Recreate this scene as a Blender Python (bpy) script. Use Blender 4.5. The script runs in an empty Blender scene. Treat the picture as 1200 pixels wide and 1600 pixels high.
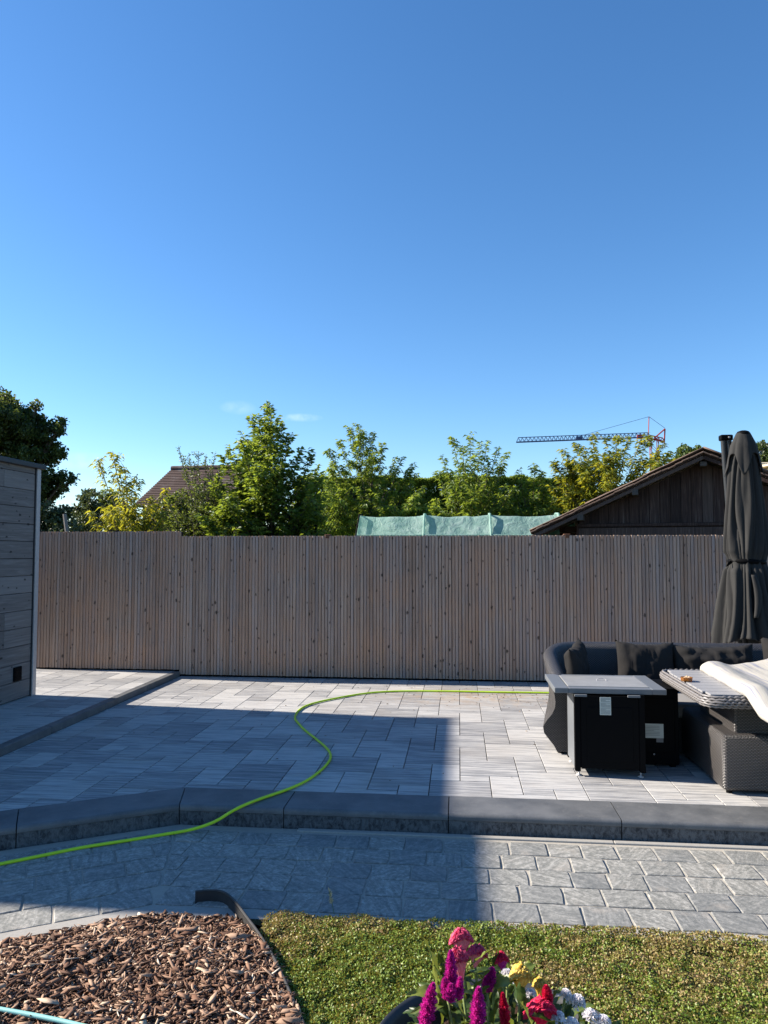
import bpy, bmesh, math, random
import numpy as np
from mathutils import Vector, Matrix, Euler, noise as mn

rnd = random.Random(7)
RG = np.random.default_rng(11)
scn = bpy.context.scene
COL = scn.collection
PI = math.pi
R = math.radians

# ---------------------------------------------------------------- camera
F, PITCH, YAW = 1150.0, R(3.09), R(5.8)
CAMZ = 1.72
cd = bpy.data.cameras.new('camera'); cam = bpy.data.objects.new('camera', cd); COL.objects.link(cam)
cam.location = (0, 0, CAMZ); cam.rotation_euler = (PI/2 + PITCH, 0, YAW)
cd.sensor_fit = 'VERTICAL'; cd.sensor_height = 36; cd.lens = 36*F/1600
cd.clip_start = .05; cd.clip_end = 3000
scn.camera = cam

# ---------------------------------------------------------------- sky, sun, exposure
SUN_TO = Vector((-1.748, .169, 1.0)).normalized()       # towards the sun: low, from the left, a little behind the fence
world = bpy.data.worlds.new('World'); scn.world = world; world.use_nodes = True
wn = world.node_tree; wn.nodes.clear()
sky = wn.nodes.new('ShaderNodeTexSky'); sky.sky_type = 'NISHITA'; sky.sun_disc = False
sky.sun_elevation = math.asin(SUN_TO.z); sky.sun_rotation = math.atan2(SUN_TO.x, SUN_TO.y)
sky.air_density = 1.0; sky.dust_density = 0.15; sky.ozone_density = 4.5; sky.altitude = 0
bg = wn.nodes.new('ShaderNodeBackground'); bg.inputs['Strength'].default_value = .075
wo = wn.nodes.new('ShaderNodeOutputWorld')
hsv = wn.nodes.new('ShaderNodeHueSaturation'); hsv.inputs['Saturation'].default_value = 1.16; hsv.inputs['Hue'].default_value = .501; hsv.inputs['Value'].default_value = 1.10
wn.links.new(sky.outputs[0], hsv.inputs['Color']); tcn = wn.nodes.new('ShaderNodeTexCoord'); last = hsv.outputs[0]
def _wisp(az, el, w, hgt, amt, last):
    d = Vector((math.sin(az)*math.cos(el), math.cos(az)*math.cos(el), math.sin(el))); rt = Vector((math.cos(az), -math.sin(az), 0)); upv = rt.cross(d)
    def dot(v, sc):
        n = wn.nodes.new('ShaderNodeVectorMath'); n.operation = 'DOT_PRODUCT'; wn.links.new(tcn.outputs['Generated'], n.inputs[0]); n.inputs[1].default_value = v*sc; return n.outputs['Value']
    def m(op, a, b=0.):
        n = wn.nodes.new('ShaderNodeMath'); n.operation = op
        for i, q in enumerate((a, b)):
            if isinstance(q, float): n.inputs[i].default_value = q
            else: wn.links.new(q, n.inputs[i])
        return n.outputs[0]
    a = dot(rt, 1/w); b = m('SUBTRACT', dot(upv, 1/hgt), 0.)
    rr_ = m('ADD', m('MULTIPLY', a, a), m('MULTIPLY', b, b)); g_ = m('MAXIMUM', m('SUBTRACT', 1., rr_), 0.)
    nz = wn.nodes.new('ShaderNodeTexNoise'); nz.inputs['Scale'].default_value = 60; nz.inputs['Detail'].default_value = 6; wn.links.new(tcn.outputs['Generated'], nz.inputs['Vector'])
    f = m('MULTIPLY', m('MULTIPLY', g_, m('MAXIMUM', m('SUBTRACT', nz.outputs['Fac'], .30), 0.)), amt)
    f = m('MULTIPLY', f, m('GREATER_THAN', dot(d, 1.), 0.))
    mx = wn.nodes.new('ShaderNodeMix'); mx.data_type = 'RGBA'; wn.links.new(f, mx.inputs[0]); wn.links.new(last, mx.inputs[6]); mx.inputs[7].default_value = (8, 8.6, 9.2, 1); return mx.outputs[2]
_az = lambda px: math.atan2(px-600, 1150.)-R(5.8)
last = _wisp(_az(470), math.atan2(862-651, 1157.), .030, .006, .75, last)
last = _wisp(_az(370), math.atan2(862-635, 1173.), .026, .010, .30, last)
last = _wisp(_az(130), math.atan2(862-720, 1240.), .05, .012, .3, last)
wn.links.new(last, bg.inputs[0]); wn.links.new(bg.outputs[0], wo.inputs[0])
sl = bpy.data.lights.new('sun', 'SUN'); so = bpy.data.objects.new('sun', sl); COL.objects.link(so)
sl.energy = 5.0; sl.angle = R(.9); sl.color = (1, .91, .80)
so.rotation_euler = SUN_TO.to_track_quat('Z', 'Y').to_euler()
scn.view_settings.view_transform = 'Standard'; scn.view_settings.look = 'None'
scn.view_settings.exposure = 1.36; scn.view_settings.gamma = 1.0; scn.view_settings.use_curve_mapping = False
scn.render.engine = 'CYCLES'

# ---------------------------------------------------------------- pixel helpers (1200x1600 photo)
_r = Vector((math.cos(YAW), math.sin(YAW), 0)); _f0 = Vector((-math.sin(YAW), math.cos(YAW), 0))
_fw = _f0*math.cos(PITCH) + Vector((0, 0, math.sin(PITCH))); _up = -_f0*math.sin(PITCH) + Vector((0, 0, math.cos(PITCH)))
CAM = Vector((0, 0, CAMZ))
def ray(px, py): return (_r*(px-600)/F + _up*(800-py)/F + _fw)
def onz(px, py, z):
    d = ray(px, py); return CAM + d*((z-CAMZ)/d.z)
def ony(px, py, y):
    d = ray(px, py); return CAM + d*(y/d.y)
def atd(px, py, D):
    return CAM + ray(px, py)*D
def proj(p):
    q = Vector(p)-CAM; z = q.dot(_fw)
    return (600+F*q.dot(_r)/z, 800-F*q.dot(_up)/z, z)

# ---------------------------------------------------------------- tagging
def tag(o, label=None, cat=None, group=None, kind=None):
    if label: o['label'] = label
    if cat: o['category'] = cat
    if group: o['group'] = group
    if kind: o['kind'] = kind
    return o
def thing(name, label, cat, loc=(0, 0, 0), rz=0, group=None):
    o = bpy.data.objects.new(name, None); COL.objects.link(o); o.location = loc; o.rotation_euler = (0, 0, rz)
    o.empty_display_size = .1
    return tag(o, label, cat, group)
def link(name, me, m=None, parent=None, loc=None, rot=None):
    o = bpy.data.objects.new(name, me); COL.objects.link(o)
    if m is not None and len(me.materials) == 0: me.materials.append(m)
    if parent is not None: o.parent = parent
    if loc is not None: o.location = loc
    if rot is not None: o.rotation_euler = rot
    return o
def local(parent, p):
    """world point -> parent's local space (parents only have loc + rz)"""
    M = Matrix.Translation(parent.location) @ Euler((0, 0, parent.rotation_euler.z)).to_matrix().to_4x4()
    return M.inverted() @ Vector(p)

# ---------------------------------------------------------------- mesh helpers
class MB:
    def __init__(s): s.v = []; s.f = []; s.uv = []
    def add(s, vs, fs, uvs=None):
        b = len(s.v); s.v += [tuple(v) for v in vs]; s.f += [tuple(i+b for i in f) for f in fs]
        s.uv += uvs if uvs else [None]*len(fs)
        return s
    def box(s, c, d, rot=None, bev=0):
        """box centre c, full dims d; chamfered when bev>0"""
        hx, hy, hz = d[0]/2, d[1]/2, d[2]/2; c = Vector(c)
        Mx = rot.to_matrix() if isinstance(rot, Euler) else (rot or Matrix.Identity(3))
        if bev <= 0:
            vs = [c+Mx @ Vector((x*hx, y*hy, z*hz)) for z in (-1, 1) for y in (-1, 1) for x in (-1, 1)]
            fs = [(0, 2, 3, 1), (4, 5, 7, 6), (0, 1, 5, 4), (2, 6, 7, 3), (0, 4, 6, 2), (1, 3, 7, 5)]
            return s.add(vs, fs)
        bm = bmesh.new(); bmesh.ops.create_cube(bm, size=1)
        for v in bm.verts: v.co = Vector((v.co.x*d[0], v.co.y*d[1], v.co.z*d[2]))
        bmesh.ops.bevel(bm, geom=bm.edges[:], offset=bev, segments=2 if bev > .006 else 1, affect='EDGES', profile=.5)
        bm.verts.index_update()
        s.add([c+Mx @ v.co for v in bm.verts], [[v.index for v in f.verts] for f in bm.faces]); bm.free(); return s
    def tube(s, pts, rad, n=8, cap=True):
        pts = [Vector(p) for p in pts]; rads = rad if isinstance(rad, (list, tuple)) else [rad]*len(pts)
        vs = []; fs = []; prev = None; uvs = []; L = 0
        for i, p in enumerate(pts):
            t = (pts[min(i+1, len(pts)-1)]-pts[max(i-1, 0)]).normalized()
            if prev is None:
                a = t.orthogonal().normalized()
            else:
                a = (prev - t*prev.dot(t))
                a = a.normalized() if a.length > 1e-6 else t.orthogonal().normalized()
            prev = a; b = t.cross(a)
            for k in range(n):
                th = 2*PI*k/n; vs.append(p+(a*math.cos(th)+b*math.sin(th))*rads[i])
        for i in range(len(pts)-1):
            for k in range(n):
                k2 = (k+1) % n; fs.append((i*n+k, i*n+k2, (i+1)*n+k2, (i+1)*n+k))
        if cap:
            fs.append(tuple(range(n-1, -1, -1))); fs.append(tuple((len(pts)-1)*n+k for k in range(n)))
        return s.add(vs, fs)
    def lathe(s, prof, n=32, c=(0, 0, 0)):
        vs = []; fs = []; c = Vector(c)
        for (r, z) in prof:
            for k in range(n): vs.append(c+Vector((r*math.cos(2*PI*k/n), r*math.sin(2*PI*k/n), z)))
        for i in range(len(prof)-1):
            for k in range(n):
                k2 = (k+1) % n; fs.append((i*n+k, i*n+k2, (i+1)*n+k2, (i+1)*n+k))
        return s.add(vs, fs)
    def grid(s, fn, nu, nv, closed_u=False):
        vs = [fn(i/nu, j/nv) for j in range(nv+1) for i in range(nu+1)]
        fs = [(j*(nu+1)+i, j*(nu+1)+i+1, (j+1)*(nu+1)+i+1, (j+1)*(nu+1)+i) for j in range(nv) for i in range(nu)]
        return s.add(vs, fs)
    def prism(s, poly, z0, z1):
        n = len(poly); vs = [(x, y, z0) for x, y in poly]+[(x, y, z1) for x, y in poly]
        fs = [tuple(range(n-1, -1, -1)), tuple(range(n, 2*n))]+[(i, (i+1) % n, n+(i+1) % n, n+i) for i in range(n)]
        return s.add(vs, fs)
    def me(s, name, smooth=False, uvbox=False):
        me = bpy.data.meshes.new(name); me.from_pydata(s.v, [], s.f); me.update()
        if smooth:
            me.polygons.foreach_set('use_smooth', [True]*len(me.polygons))
        if uvbox: box_uv(me)
        return me
    def build(s, name, m, parent=None, smooth=False, loc=None, rot=None, uvbox=False, auto=None):
        me = s.me(name, smooth, uvbox)
        o = link(name, me, m, parent, loc, rot)
        if auto: me.set_sharp_from_angle(angle=R(auto))
        return o
def box_uv(me):
    uv = me.uv_layers.new(name='UV')
    for p in me.polygons:
        n = p.normal
        for li in p.loop_indices:
            c = me.vertices[me.loops[li].vertex_index].co
            if abs(n.z) > .75: uv.data[li].uv = (c.x, c.y)
            else:
                t = Vector((-n.y, n.x)); t = t.normalized() if t.length > 0 else Vector((1, 0))
                # quantise tangent for continuity
                if abs(t.x) > abs(t.y): uv.data[li].uv = (c.x, c.z)
                else: uv.data[li].uv = (c.y, c.z)
def np_mesh(name, verts, nface, k, attr=None):
    """verts (N,3) laid out k per face; builds nface faces of k verts"""
    me = bpy.data.meshes.new(name); nv = len(verts)
    me.vertices.add(nv); me.vertices.foreach_set('co', np.ascontiguousarray(verts, dtype=np.float32).ravel())
    me.loops.add(nface*k); me.loops.foreach_set('vertex_index', np.arange(nface*k, dtype=np.int32))
    me.polygons.add(nface); me.polygons.foreach_set('loop_start', np.arange(0, nface*k, k, dtype=np.int32))
    me.update(calc_edges=True)
    if attr is not None:
        a = me.attributes.new('tone', 'FLOAT', 'POINT'); a.data.foreach_set('value', np.ascontiguousarray(attr, dtype=np.float32))
    return me
def np_indexed(name, verts, faces, attr=None):
    me = bpy.data.meshes.new(name); nf, k = faces.shape
    me.vertices.add(len(verts)); me.vertices.foreach_set('co', np.ascontiguousarray(verts, dtype=np.float32).ravel())
    me.loops.add(nf*k); me.loops.foreach_set('vertex_index', np.ascontiguousarray(faces, dtype=np.int32).ravel())
    me.polygons.add(nf); me.polygons.foreach_set('loop_start', np.arange(0, nf*k, k, dtype=np.int32))
    me.update(calc_edges=True)
    if attr is not None:
        a = me.attributes.new('tone', 'FLOAT', 'POINT'); a.data.foreach_set('value', np.ascontiguousarray(attr, dtype=np.float32))
    return me
def unit(a): return a/np.maximum(np.linalg.norm(a, axis=-1, keepdims=True), 1e-9)
def leaves_mesh(name, P, D, L, W, tone, fold=.35, bend=.25):
    """kite leaves folded along the midrib: 2 tris each, plus a drooping tip segment"""
    n = len(P); D = unit(D); U = RG.normal(size=(n, 3)); S = unit(np.cross(D, U)); N = np.cross(S, D)
    L = np.asarray(L).reshape(-1, 1)*np.ones((n, 1)); W = np.asarray(W).reshape(-1, 1)*np.ones((n, 1))
    mid = P+D*L*.45
    l = mid+S*W*.5+N*W*fold; r = mid-S*W*.5+N*W*fold
    tip = P+D*L-np.array([0, 0, 1.])*L*bend
    V = np.stack([P, l, tip, r, mid], 1).reshape(-1, 3)
    b = (np.arange(n)*5)[:, None]
    Fc = np.concatenate([b+np.array([[0, 4, 1]]), b+np.array([[1, 4, 2]]), b+np.array([[0, 3, 4]]), b+np.array([[3, 2, 4]])], 0)
    return np_indexed(name, V, Fc, np.repeat(tone, 5))

# ---------------------------------------------------------------- material helper
class NT:
    def __init__(s, name, rough=.7, spec=.4, metal=0):
        s.m = bpy.data.materials.new(name); s.m.use_nodes = True; s.t = s.m.node_tree; s.b = s.t.nodes['Principled BSDF']
        s.b.inputs['Roughness'].default_value = rough; s.b.inputs['Specular IOR Level'].default_value = spec
        s.b.inputs['Metallic'].default_value = metal
    def n(s, typ, **kw):
        nd = s.t.nodes.new('ShaderNode'+typ)
        for k, v in kw.items():
            if k in nd.inputs.keys() if isinstance(k, str) else False: s.set(nd.inputs[k], v)
            else: setattr(nd, k, v)
        return nd
    def set(s, sock, v):
        if isinstance(v, bpy.types.NodeSocket): s.t.links.new(v, sock)
        else: sock.default_value = v
    def coord(s, which='Object'):
        if which == 'Position': return s.n('NewGeometry').outputs['Position']
        return s.n('TexCoord').outputs[which]
    def mapping(s, vec, scale=(1, 1, 1), loc=(0, 0, 0), rot=(0, 0, 0)):
        m = s.n('Mapping'); s.set(m.inputs['Vector'], vec); m.inputs['Scale'].default_value = scale
        m.inputs['Location'].default_value = loc; m.inputs['Rotation'].default_value = rot; return m.outputs[0]
    def rndvec(s, vec, amt=37.):
        oi = s.n('ObjectInfo'); a = s.n('VectorMath', operation='ADD'); mu = s.math('MULTIPLY', oi.outputs['Random'], amt)
        cb = s.n('CombineXYZ'); s.set(cb.inputs[0], mu); s.set(cb.inputs[1], mu); s.set(cb.inputs[2], mu)
        s.set(a.inputs[0], vec); s.set(a.inputs[1], cb.outputs[0]); return a.outputs[0]
    def random(s): return s.n('ObjectInfo').outputs['Random']
    def attr(s, name='tone'):
        a = s.n('Attribute'); a.attribute_name = name; return a.outputs['Fac']
    def noise(s, vec, scale=5, detail=5, rough=.6, dist=0):
        n = s.n('TexNoise'); s.set(n.inputs['Vector'], vec); n.inputs['Scale'].default_value = scale
        n.inputs['Detail'].default_value = detail; n.inputs['Roughness'].default_value = rough; n.inputs['Distortion'].default_value = dist
        return n.outputs['Fac']
    def voro(s, vec, scale=5, feature='F1', out='Distance'):
        n = s.n('TexVoronoi'); n.feature = feature; s.set(n.inputs['Vector'], vec); n.inputs['Scale'].default_value = scale; return n.outputs[out]
    def math(s, op, a, b=0., c=0., clamp=False):
        n = s.n('Math', operation=op); n.use_clamp = clamp
        for i, v in enumerate((a, b, c)): s.set(n.inputs[i], v)
        return n.outputs[0]
    def ramp(s, fac, stops):
        n = s.n('ValToRGB'); s.set(n.inputs[0], fac); e = n.color_ramp.elements
        while len(e) < len(stops): e.new(.5)
        for i, (p, c) in enumerate(stops):
            e[i].position = p; e[i].color = (c, c, c, 1) if isinstance(c, (int, float)) else (*c, 1)
        return n.outputs['Color']
    def mix(s, fac, a, b, mode='MIX'):
        n = s.n('Mix', data_type='RGBA'); n.blend_type = mode; s.set(n.inputs[0], fac)
        for i, v in ((6, a), (7, b)):
            if isinstance(v, (tuple, list)): v = (*v, 1) if len(v) == 3 else v
            elif isinstance(v, (int, float)): v = (v, v, v, 1)
            s.set(n.inputs[i], v)
        return n.outputs[2]
    def color(s, c): s.set(s.b.inputs['Base Color'], (*c, 1) if isinstance(c, (tuple, list)) else c); return s
    def bump(s, h, strength=.5, dist=.01, prev=None):
        n = s.n('Bump'); n.inputs['Strength'].default_value = strength; n.inputs['Distance'].default_value = dist
        s.set(n.inputs['Height'], h)
        if prev is not None: s.set(n.inputs['Normal'], prev)
        s.set(s.b.inputs['Normal'], n.outputs[0]); return n.outputs[0]
def simple(name, c, rough=.7, spec=.4, metal=0, nscale=40, var=.25, bump=.15, bdist=.002):
    h = NT(name, rough, spec, metal); v = h.coord('Object'); n = h.noise(v, nscale, 6, .65)
    h.color(h.mix(n, tuple(x*(1-var) for x in c), tuple(min(1, x*(1+var)) for x in c))); h.bump(n, bump, bdist); return h.m

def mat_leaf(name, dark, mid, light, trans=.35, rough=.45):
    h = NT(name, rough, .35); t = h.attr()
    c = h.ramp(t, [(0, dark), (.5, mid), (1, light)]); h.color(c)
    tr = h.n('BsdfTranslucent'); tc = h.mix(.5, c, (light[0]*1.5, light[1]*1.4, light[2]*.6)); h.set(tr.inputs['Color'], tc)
    mx = h.n('MixShader'); mx.inputs[0].default_value = trans
    out = h.t.nodes['Material Output']
    h.t.links.new(h.b.outputs[0], mx.inputs[1]); h.t.links.new(tr.outputs[0], mx.inputs[2]); h.t.links.new(mx.outputs[0], out.inputs[0])
    return h.m

M = {}
# pavers: pale concrete with woodlike streaks across
h = NT('paver_concrete', .62, .35); v = h.rndvec(h.coord('Object'), 53.)
s1 = h.noise(h.mapping(v, (1.6, 26, 1)), 1.6, 6, .62, .35); s2 = h.noise(h.mapping(v, (3, 60, 1)), 2.2, 5, .7)
s3 = h.noise(v, 140, 3, .6); rr = h.random()
a = h.math('ADD', h.math('MULTIPLY', s1, .62), h.math('MULTIPLY', s2, .38)); a = h.math('ADD', a, h.math('MULTIPLY', h.math('SUBTRACT', rr, .5), .13))
c = h.ramp(a, [(.36, (.135, .137, .145)), (.47, (.29, .286, .28)), (.58, (.50, .485, .455))])
c = h.mix(h.math('MULTIPLY', s3, .35), c, (.24, .24, .24))
dirt = h.noise(h.coord('Position'), 1.3, 4, .6); c = h.mix(h.ramp(dirt, [(.52, 0.), (.72, .35)]), c, (.30, .26, .21))
sx = h.n('SeparateXYZ'); h.set(sx.inputs[0], h.coord('Position'))
ma = h.math('SUBTRACT', 1., h.math('ABSOLUTE', h.math('DIVIDE', h.math('SUBTRACT', sx.outputs[1], 8.3), .75)), 0., True); mb2 = h.math('SUBTRACT', 1., h.math('ABSOLUTE', h.math('DIVIDE', h.math('SUBTRACT', sx.outputs[0], .15), 1.4)), 0., True)
sand = h.math('MULTIPLY', h.math('MULTIPLY', ma, mb2), h.ramp(h.noise(h.coord('Position'), 7, 7, .75), [(.42, 0.), (.62, 1.)])); c = h.mix(h.math('MULTIPLY', sand, 1.0, 0., True), c, (.34, .25, .17))
h.color(c); nb = h.bump(s3, .12, .002); h.bump(s1, .10, .004, nb); M['paver'] = h.m
M['bedding'] = simple('joint_sand', (.03, .029, .028), .95, .1)
# bluestone
h = NT('bluestone', .5, .4); v = h.rndvec(h.coord('Object'), 29.); n1 = h.noise(v, 5, 6, .6); n2 = h.noise(v, 90, 3, .6)
c = h.ramp(n1, [(.36, (.055, .060, .066)), (.64, (.115, .118, .12))]); c = h.mix(h.math('MULTIPLY', n2, .45), c, (.17, .17, .165)); c = h.mix(h.ramp(h.noise(h.coord('Position'), 16, 6, .75), [(.56, 0.), (.72, .45)]), c, (.20, .19, .175)); h.color(c); h.bump(n2, .1, .002); M['blue_top'] = h.m
h = NT('bluestone_rough_shaded', .7, .3); v = h.rndvec(h.coord('Object'), 29.); n1 = h.noise(h.mapping(v, (1, 1, .6)), 42, 5, .7, .6); n2 = h.noise(v, 6, 4, .6)
c = h.ramp(n1, [(.38, (.022, .024, .028)), (.58, (.10, .105, .11))]); c = h.mix(h.ramp(n2, [(.45, 0.), (.8, .5)]), c, (.15, .15, .15)); h.color(c); h.bump(n1, .6, .006); M['blue_face'] = h.m  # rough front face; its shade is painted in as a darker base colour
# path quartzite
h = NT('quartzite', .6, .4); v = h.rndvec(h.coord('Object'), 71.)
oi = h.random(); rot = h.n('VectorRotate'); rot.rotation_type = 'Z_AXIS'; h.set(rot.inputs['Vector'], v); h.set(rot.inputs['Angle'], h.math('MULTIPLY', oi, 6.)); v2 = rot.outputs[0]
w = h.noise(h.mapping(v2, (4, 26, 4)), 1.6, 8, .66, .5); n1 = h.noise(v, 42, 8, .78, .4); rdg = h.noise(h.mapping(v2, (14, 60, 14)), 1.2, 7, .75, .8)
c = h.ramp(h.math('ADD', h.math('MULTIPLY', w, .38), h.math('MULTIPLY', n1, .62)), [(.38, (.12, .122, .110)), (.5, (.235, .230, .205)), (.60, (.40, .385, .345))])
rr2 = h.math('FRACT', h.math('MULTIPLY', oi, 17.3)); c = h.mix(h.ramp(rr2, [(.6, 0.), (1, .42)]), c, (.10, .11, .118))
c = h.mix(h.ramp(h.noise(v, 7, 3, .5), [(.58, 0.), (.78, .45)]), c, (.42, .37, .31))
c = h.mix(h.ramp(rdg, [(.36, .45), (.46, 0.)]), c, (.09, .095, .09)); c = h.mix(h.ramp(rdg, [(.60, 0.), (.70, .40)]), c, (.46, .45, .41))
h.color(c); nb = h.bump(w, .35, .004); nb = h.bump(rdg, .3, .002, nb); h.bump(n1, .4, .003, nb); M['quartz'] = h.m
h = NT('mortar', .9, .2); v = h.coord('Position'); n1 = h.noise(v, 30, 6, .7); n2 = h.noise(v, 3, 3)
c = h.mix(n1, (.27, .25, .21), (.44, .405, .345)); h.color(h.mix(h.ramp(n2, [(.4, 0.), (.7, .4)]), c, (.22, .21, .19))); h.bump(n1, .5, .004); M['mortar'] = h.m
M['strip'] = simple('pale_concrete_strip', (.31, .295, .265), .85, .2, nscale=60)
# fence wood
def wood(name, vertical, c1, c2, c3, knots=True, pos=True, rough=.75, gs=1.0, warm=None):
    h = NT(name, rough, .25); p = h.coord('Position'); v = h.rndvec(p, 19.)
    sc = (60, 60, 2.2) if vertical else (2.2, 2.2, 60)
    g = h.noise(h.mapping(v, tuple(x*gs for x in sc)), 1, 6, .65, .8); big = h.noise(p, 1.4, 4, .6)
    c = h.ramp(g, [(.3, c1), (.55, c2), (.75, c3)])
    rr = h.random(); c = h.mix(h.ramp(rr, [(0, .75), (.35, .1), (.6, 0.)]), c, c1); c = h.mix(h.ramp(rr, [(.75, 0.), (1., .45)]), c, c3)
    if warm:
        c = h.mix(h.ramp(big, [(.42, 0.), (.68, .75)]), c, warm)
        z = h.n('SeparateXYZ'); h.set(z.inputs[0], p)
        silver = h.noise(h.mapping(v, (6, 6, .5)), 1.2, 3, .6)
        c = h.mix(h.ramp(silver, [(.45, 0.), (.75, .5)]), c, (.27, .27, .29))
    if knots:
        kp = h.mapping(p, (1, 1, .55) if vertical else (1, .5, 1)); 
        d = h.n('TexNoise'); h.set(d.inputs['Vector'], p); d.inputs['Scale'].default_value = 45
        kv = h.mix(.018, kp, d.outputs['Color'])
        k = h.voro(kv, 7.5); k2 = h.voro(h.mapping(kv, (1, 1, 1), (3.3, 1.7, 2.2)), 13)
        km = h.math('MAXIMUM', h.ramp(k, [(.065, .9), (.12, 0.)]), h.ramp(k2, [(.09, .8), (.15, 0.)]))
        c = h.mix(km, c, tuple(x*.16 for x in c1))
    h.color(c); h.bump(g, .35, .003); return h.m
M['fence'] = wood('weathered_fence_wood', True, (.235, .155, .112), (.375, .265, .20), (.49, .375, .30), warm=(.44, .26, .165))
M['shedwall'] = wood('silvery_cladding', False, (.10, .092, .088), (.155, .147, .142), (.23, .22, .212), knots=True, gs=.8)
M['post_metal'] = simple('galvanised_trim', (.40, .38, .37), .5, .5, .2)
M['dark_wood'] = wood('old_dark_boards', True, (.022, .013, .011), (.075, .043, .034), (.18, .135, .11), knots=False, rough=.85)
M['red_wood'] = wood('brown_side_boards', False, (.05, .028, .022), (.09, .045, .034), (.13, .07, .055), knots=False)
M['old_grey'] = simple('old_grey_timber', (.09, .075, .065), .9, .2)
M['rust'] = simple('rusty_metal', (.12, .055, .03), .8, .3, 0, 60, .5)
M['black'] = simple('black_metal', (.004, .004, .0045), .6, .05, .0, 80, .2, .05)
M['black_matt'] = simple('black_matt', (.004, .004, .0045), .8, .1, 0)
M['backing'] = simple('dark_backing_board', (.030, .022, .018), .9, .1)
M['roof_metal'] = simple('roof_edge', (.025, .026, .03), .5, .5)
h = NT('corrugated_sheet', .8, .2); v = h.coord('Position'); n = h.noise(v, 4, 6, .7)
h.color(h.ramp(n, [(.3, (.08, .055, .042)), (.55, (.16, .11, .085)), (.75, (.27, .22, .18))])); h.bump(n, .4, .02); M['sheet'] = h.m
h = NT('clay_tiles', .85, .2); v = h.coord('Position'); n = h.noise(v, 1.2, 7, .7); n2 = h.noise(h.mapping(v, (1, 1, 6)), 3, 3)
c = h.ramp(n, [(.3, (.075, .052, .045)), (.55, (.125, .085, .072)), (.72, (.22, .20, .19))]); h.color(h.mix(h.math('MULTIPLY', n2, .4), c, (.08, .05, .045))); M['tiles'] = h.m
M['plaster'] = simple('cream_plaster', (.55, .47, .33), .9, .2, nscale=8)
M['brick_far'] = simple('brown_wall', (.16, .10, .075), .9, .2, nscale=8)
# greenhouse net
h = NT('green_net', .6, .3); v = h.coord('Position'); n = h.noise(h.mapping(v, (1, 1, .4)), 5, 5, .65, 1.); 
c = h.ramp(n, [(.3, (.27, .46, .39)), (.55, (.40, .58, .51)), (.75, (.60, .72, .66))]); h.color(c); h.bump(n, .8, .05)
tr = h.n('BsdfTranslucent'); h.set(tr.inputs['Color'], c); mx = h.n('MixShader'); mx.inputs[0].default_value = .5
h.t.links.new(h.b.outputs[0], mx.inputs[1]); h.t.links.new(tr.outputs[0], mx.inputs[2]); h.t.links.new(mx.outputs[0], h.t.nodes['Material Output'].inputs[0]); M['net'] = h.m
# vegetation
M['bark'] = simple('bark', (.09, .075, .06), .9, .2, nscale=20, var=.5, bump=.6, bdist=.01)
M['leaf_dark'] = mat_leaf('foliage_dark', (.018, .032, .010), (.048, .080, .022), (.13, .17, .05), .4)
M['leaf_cherry'] = mat_leaf('foliage_cherry', (.026, .062, .011), (.105, .180, .028), (.29, .36, .06), .5)
M['leaf_yellow'] = mat_leaf('foliage_yellow', (.05, .09, .012), (.19, .24, .028), (.46, .42, .045), .5)
M['leaf_mid'] = mat_leaf('foliage_mid', (.03, .055, .013), (.09, .135, .03), (.20, .25, .07), .4)
M['leaf_far'] = mat_leaf('foliage_far', (.03, .05, .022), (.06, .085, .035), (.10, .13, .055), .25)
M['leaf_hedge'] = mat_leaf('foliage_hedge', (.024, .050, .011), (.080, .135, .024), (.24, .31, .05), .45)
M['clover'] = mat_leaf('clover', (.065, .125, .016), (.20, .275, .038), (.34, .225, .11), .25)
M['blade'] = mat_leaf('grass_blades', (.08, .17, .018), (.20, .33, .04), (.45, .40, .16), .35)
M['flower_leaf'] = mat_leaf('flower_leaf', (.015, .035, .014), (.05, .085, .022), (.20, .24, .045), .3, .4)
def petal(name, c1, c2, tr=.33):
    h = NT(name, .55, .3); v = h.coord('Object'); n = h.noise(v, 120, 5, .7); c = h.ramp(n, [(.35, c1), (.68, c2)]); h.color(c); h.bump(n, .5, .003)
    t = h.n('BsdfTranslucent'); h.set(t.inputs['Color'], c); mx = h.n('MixShader'); mx.inputs[0].default_value = tr
    h.t.links.new(h.b.outputs[0], mx.inputs[1]); h.t.links.new(t.outputs[0], mx.inputs[2]); h.t.links.new(mx.outputs[0], h.t.nodes['Material Output'].inputs[0]); return h.m
M['pink'] = petal('petal_pink', (.62, .02, .12), (.85, .16, .27))
M['pinkpale'] = petal('petal_pale_pink', (.75, .14, .22), (.85, .42, .42))
M['magenta'] = petal('petal_magenta', (.48, .006, .24), (.90, .07, .55))
M['red'] = petal('petal_crimson', (.66, .006, .06), (.92, .05, .15))
M['yellow'] = petal('petal_yellow', (.72, .45, .03), (.88, .70, .22))
M['white'] = petal('petal_white', (.78, .74, .78), (.93, .91, .89))
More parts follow.
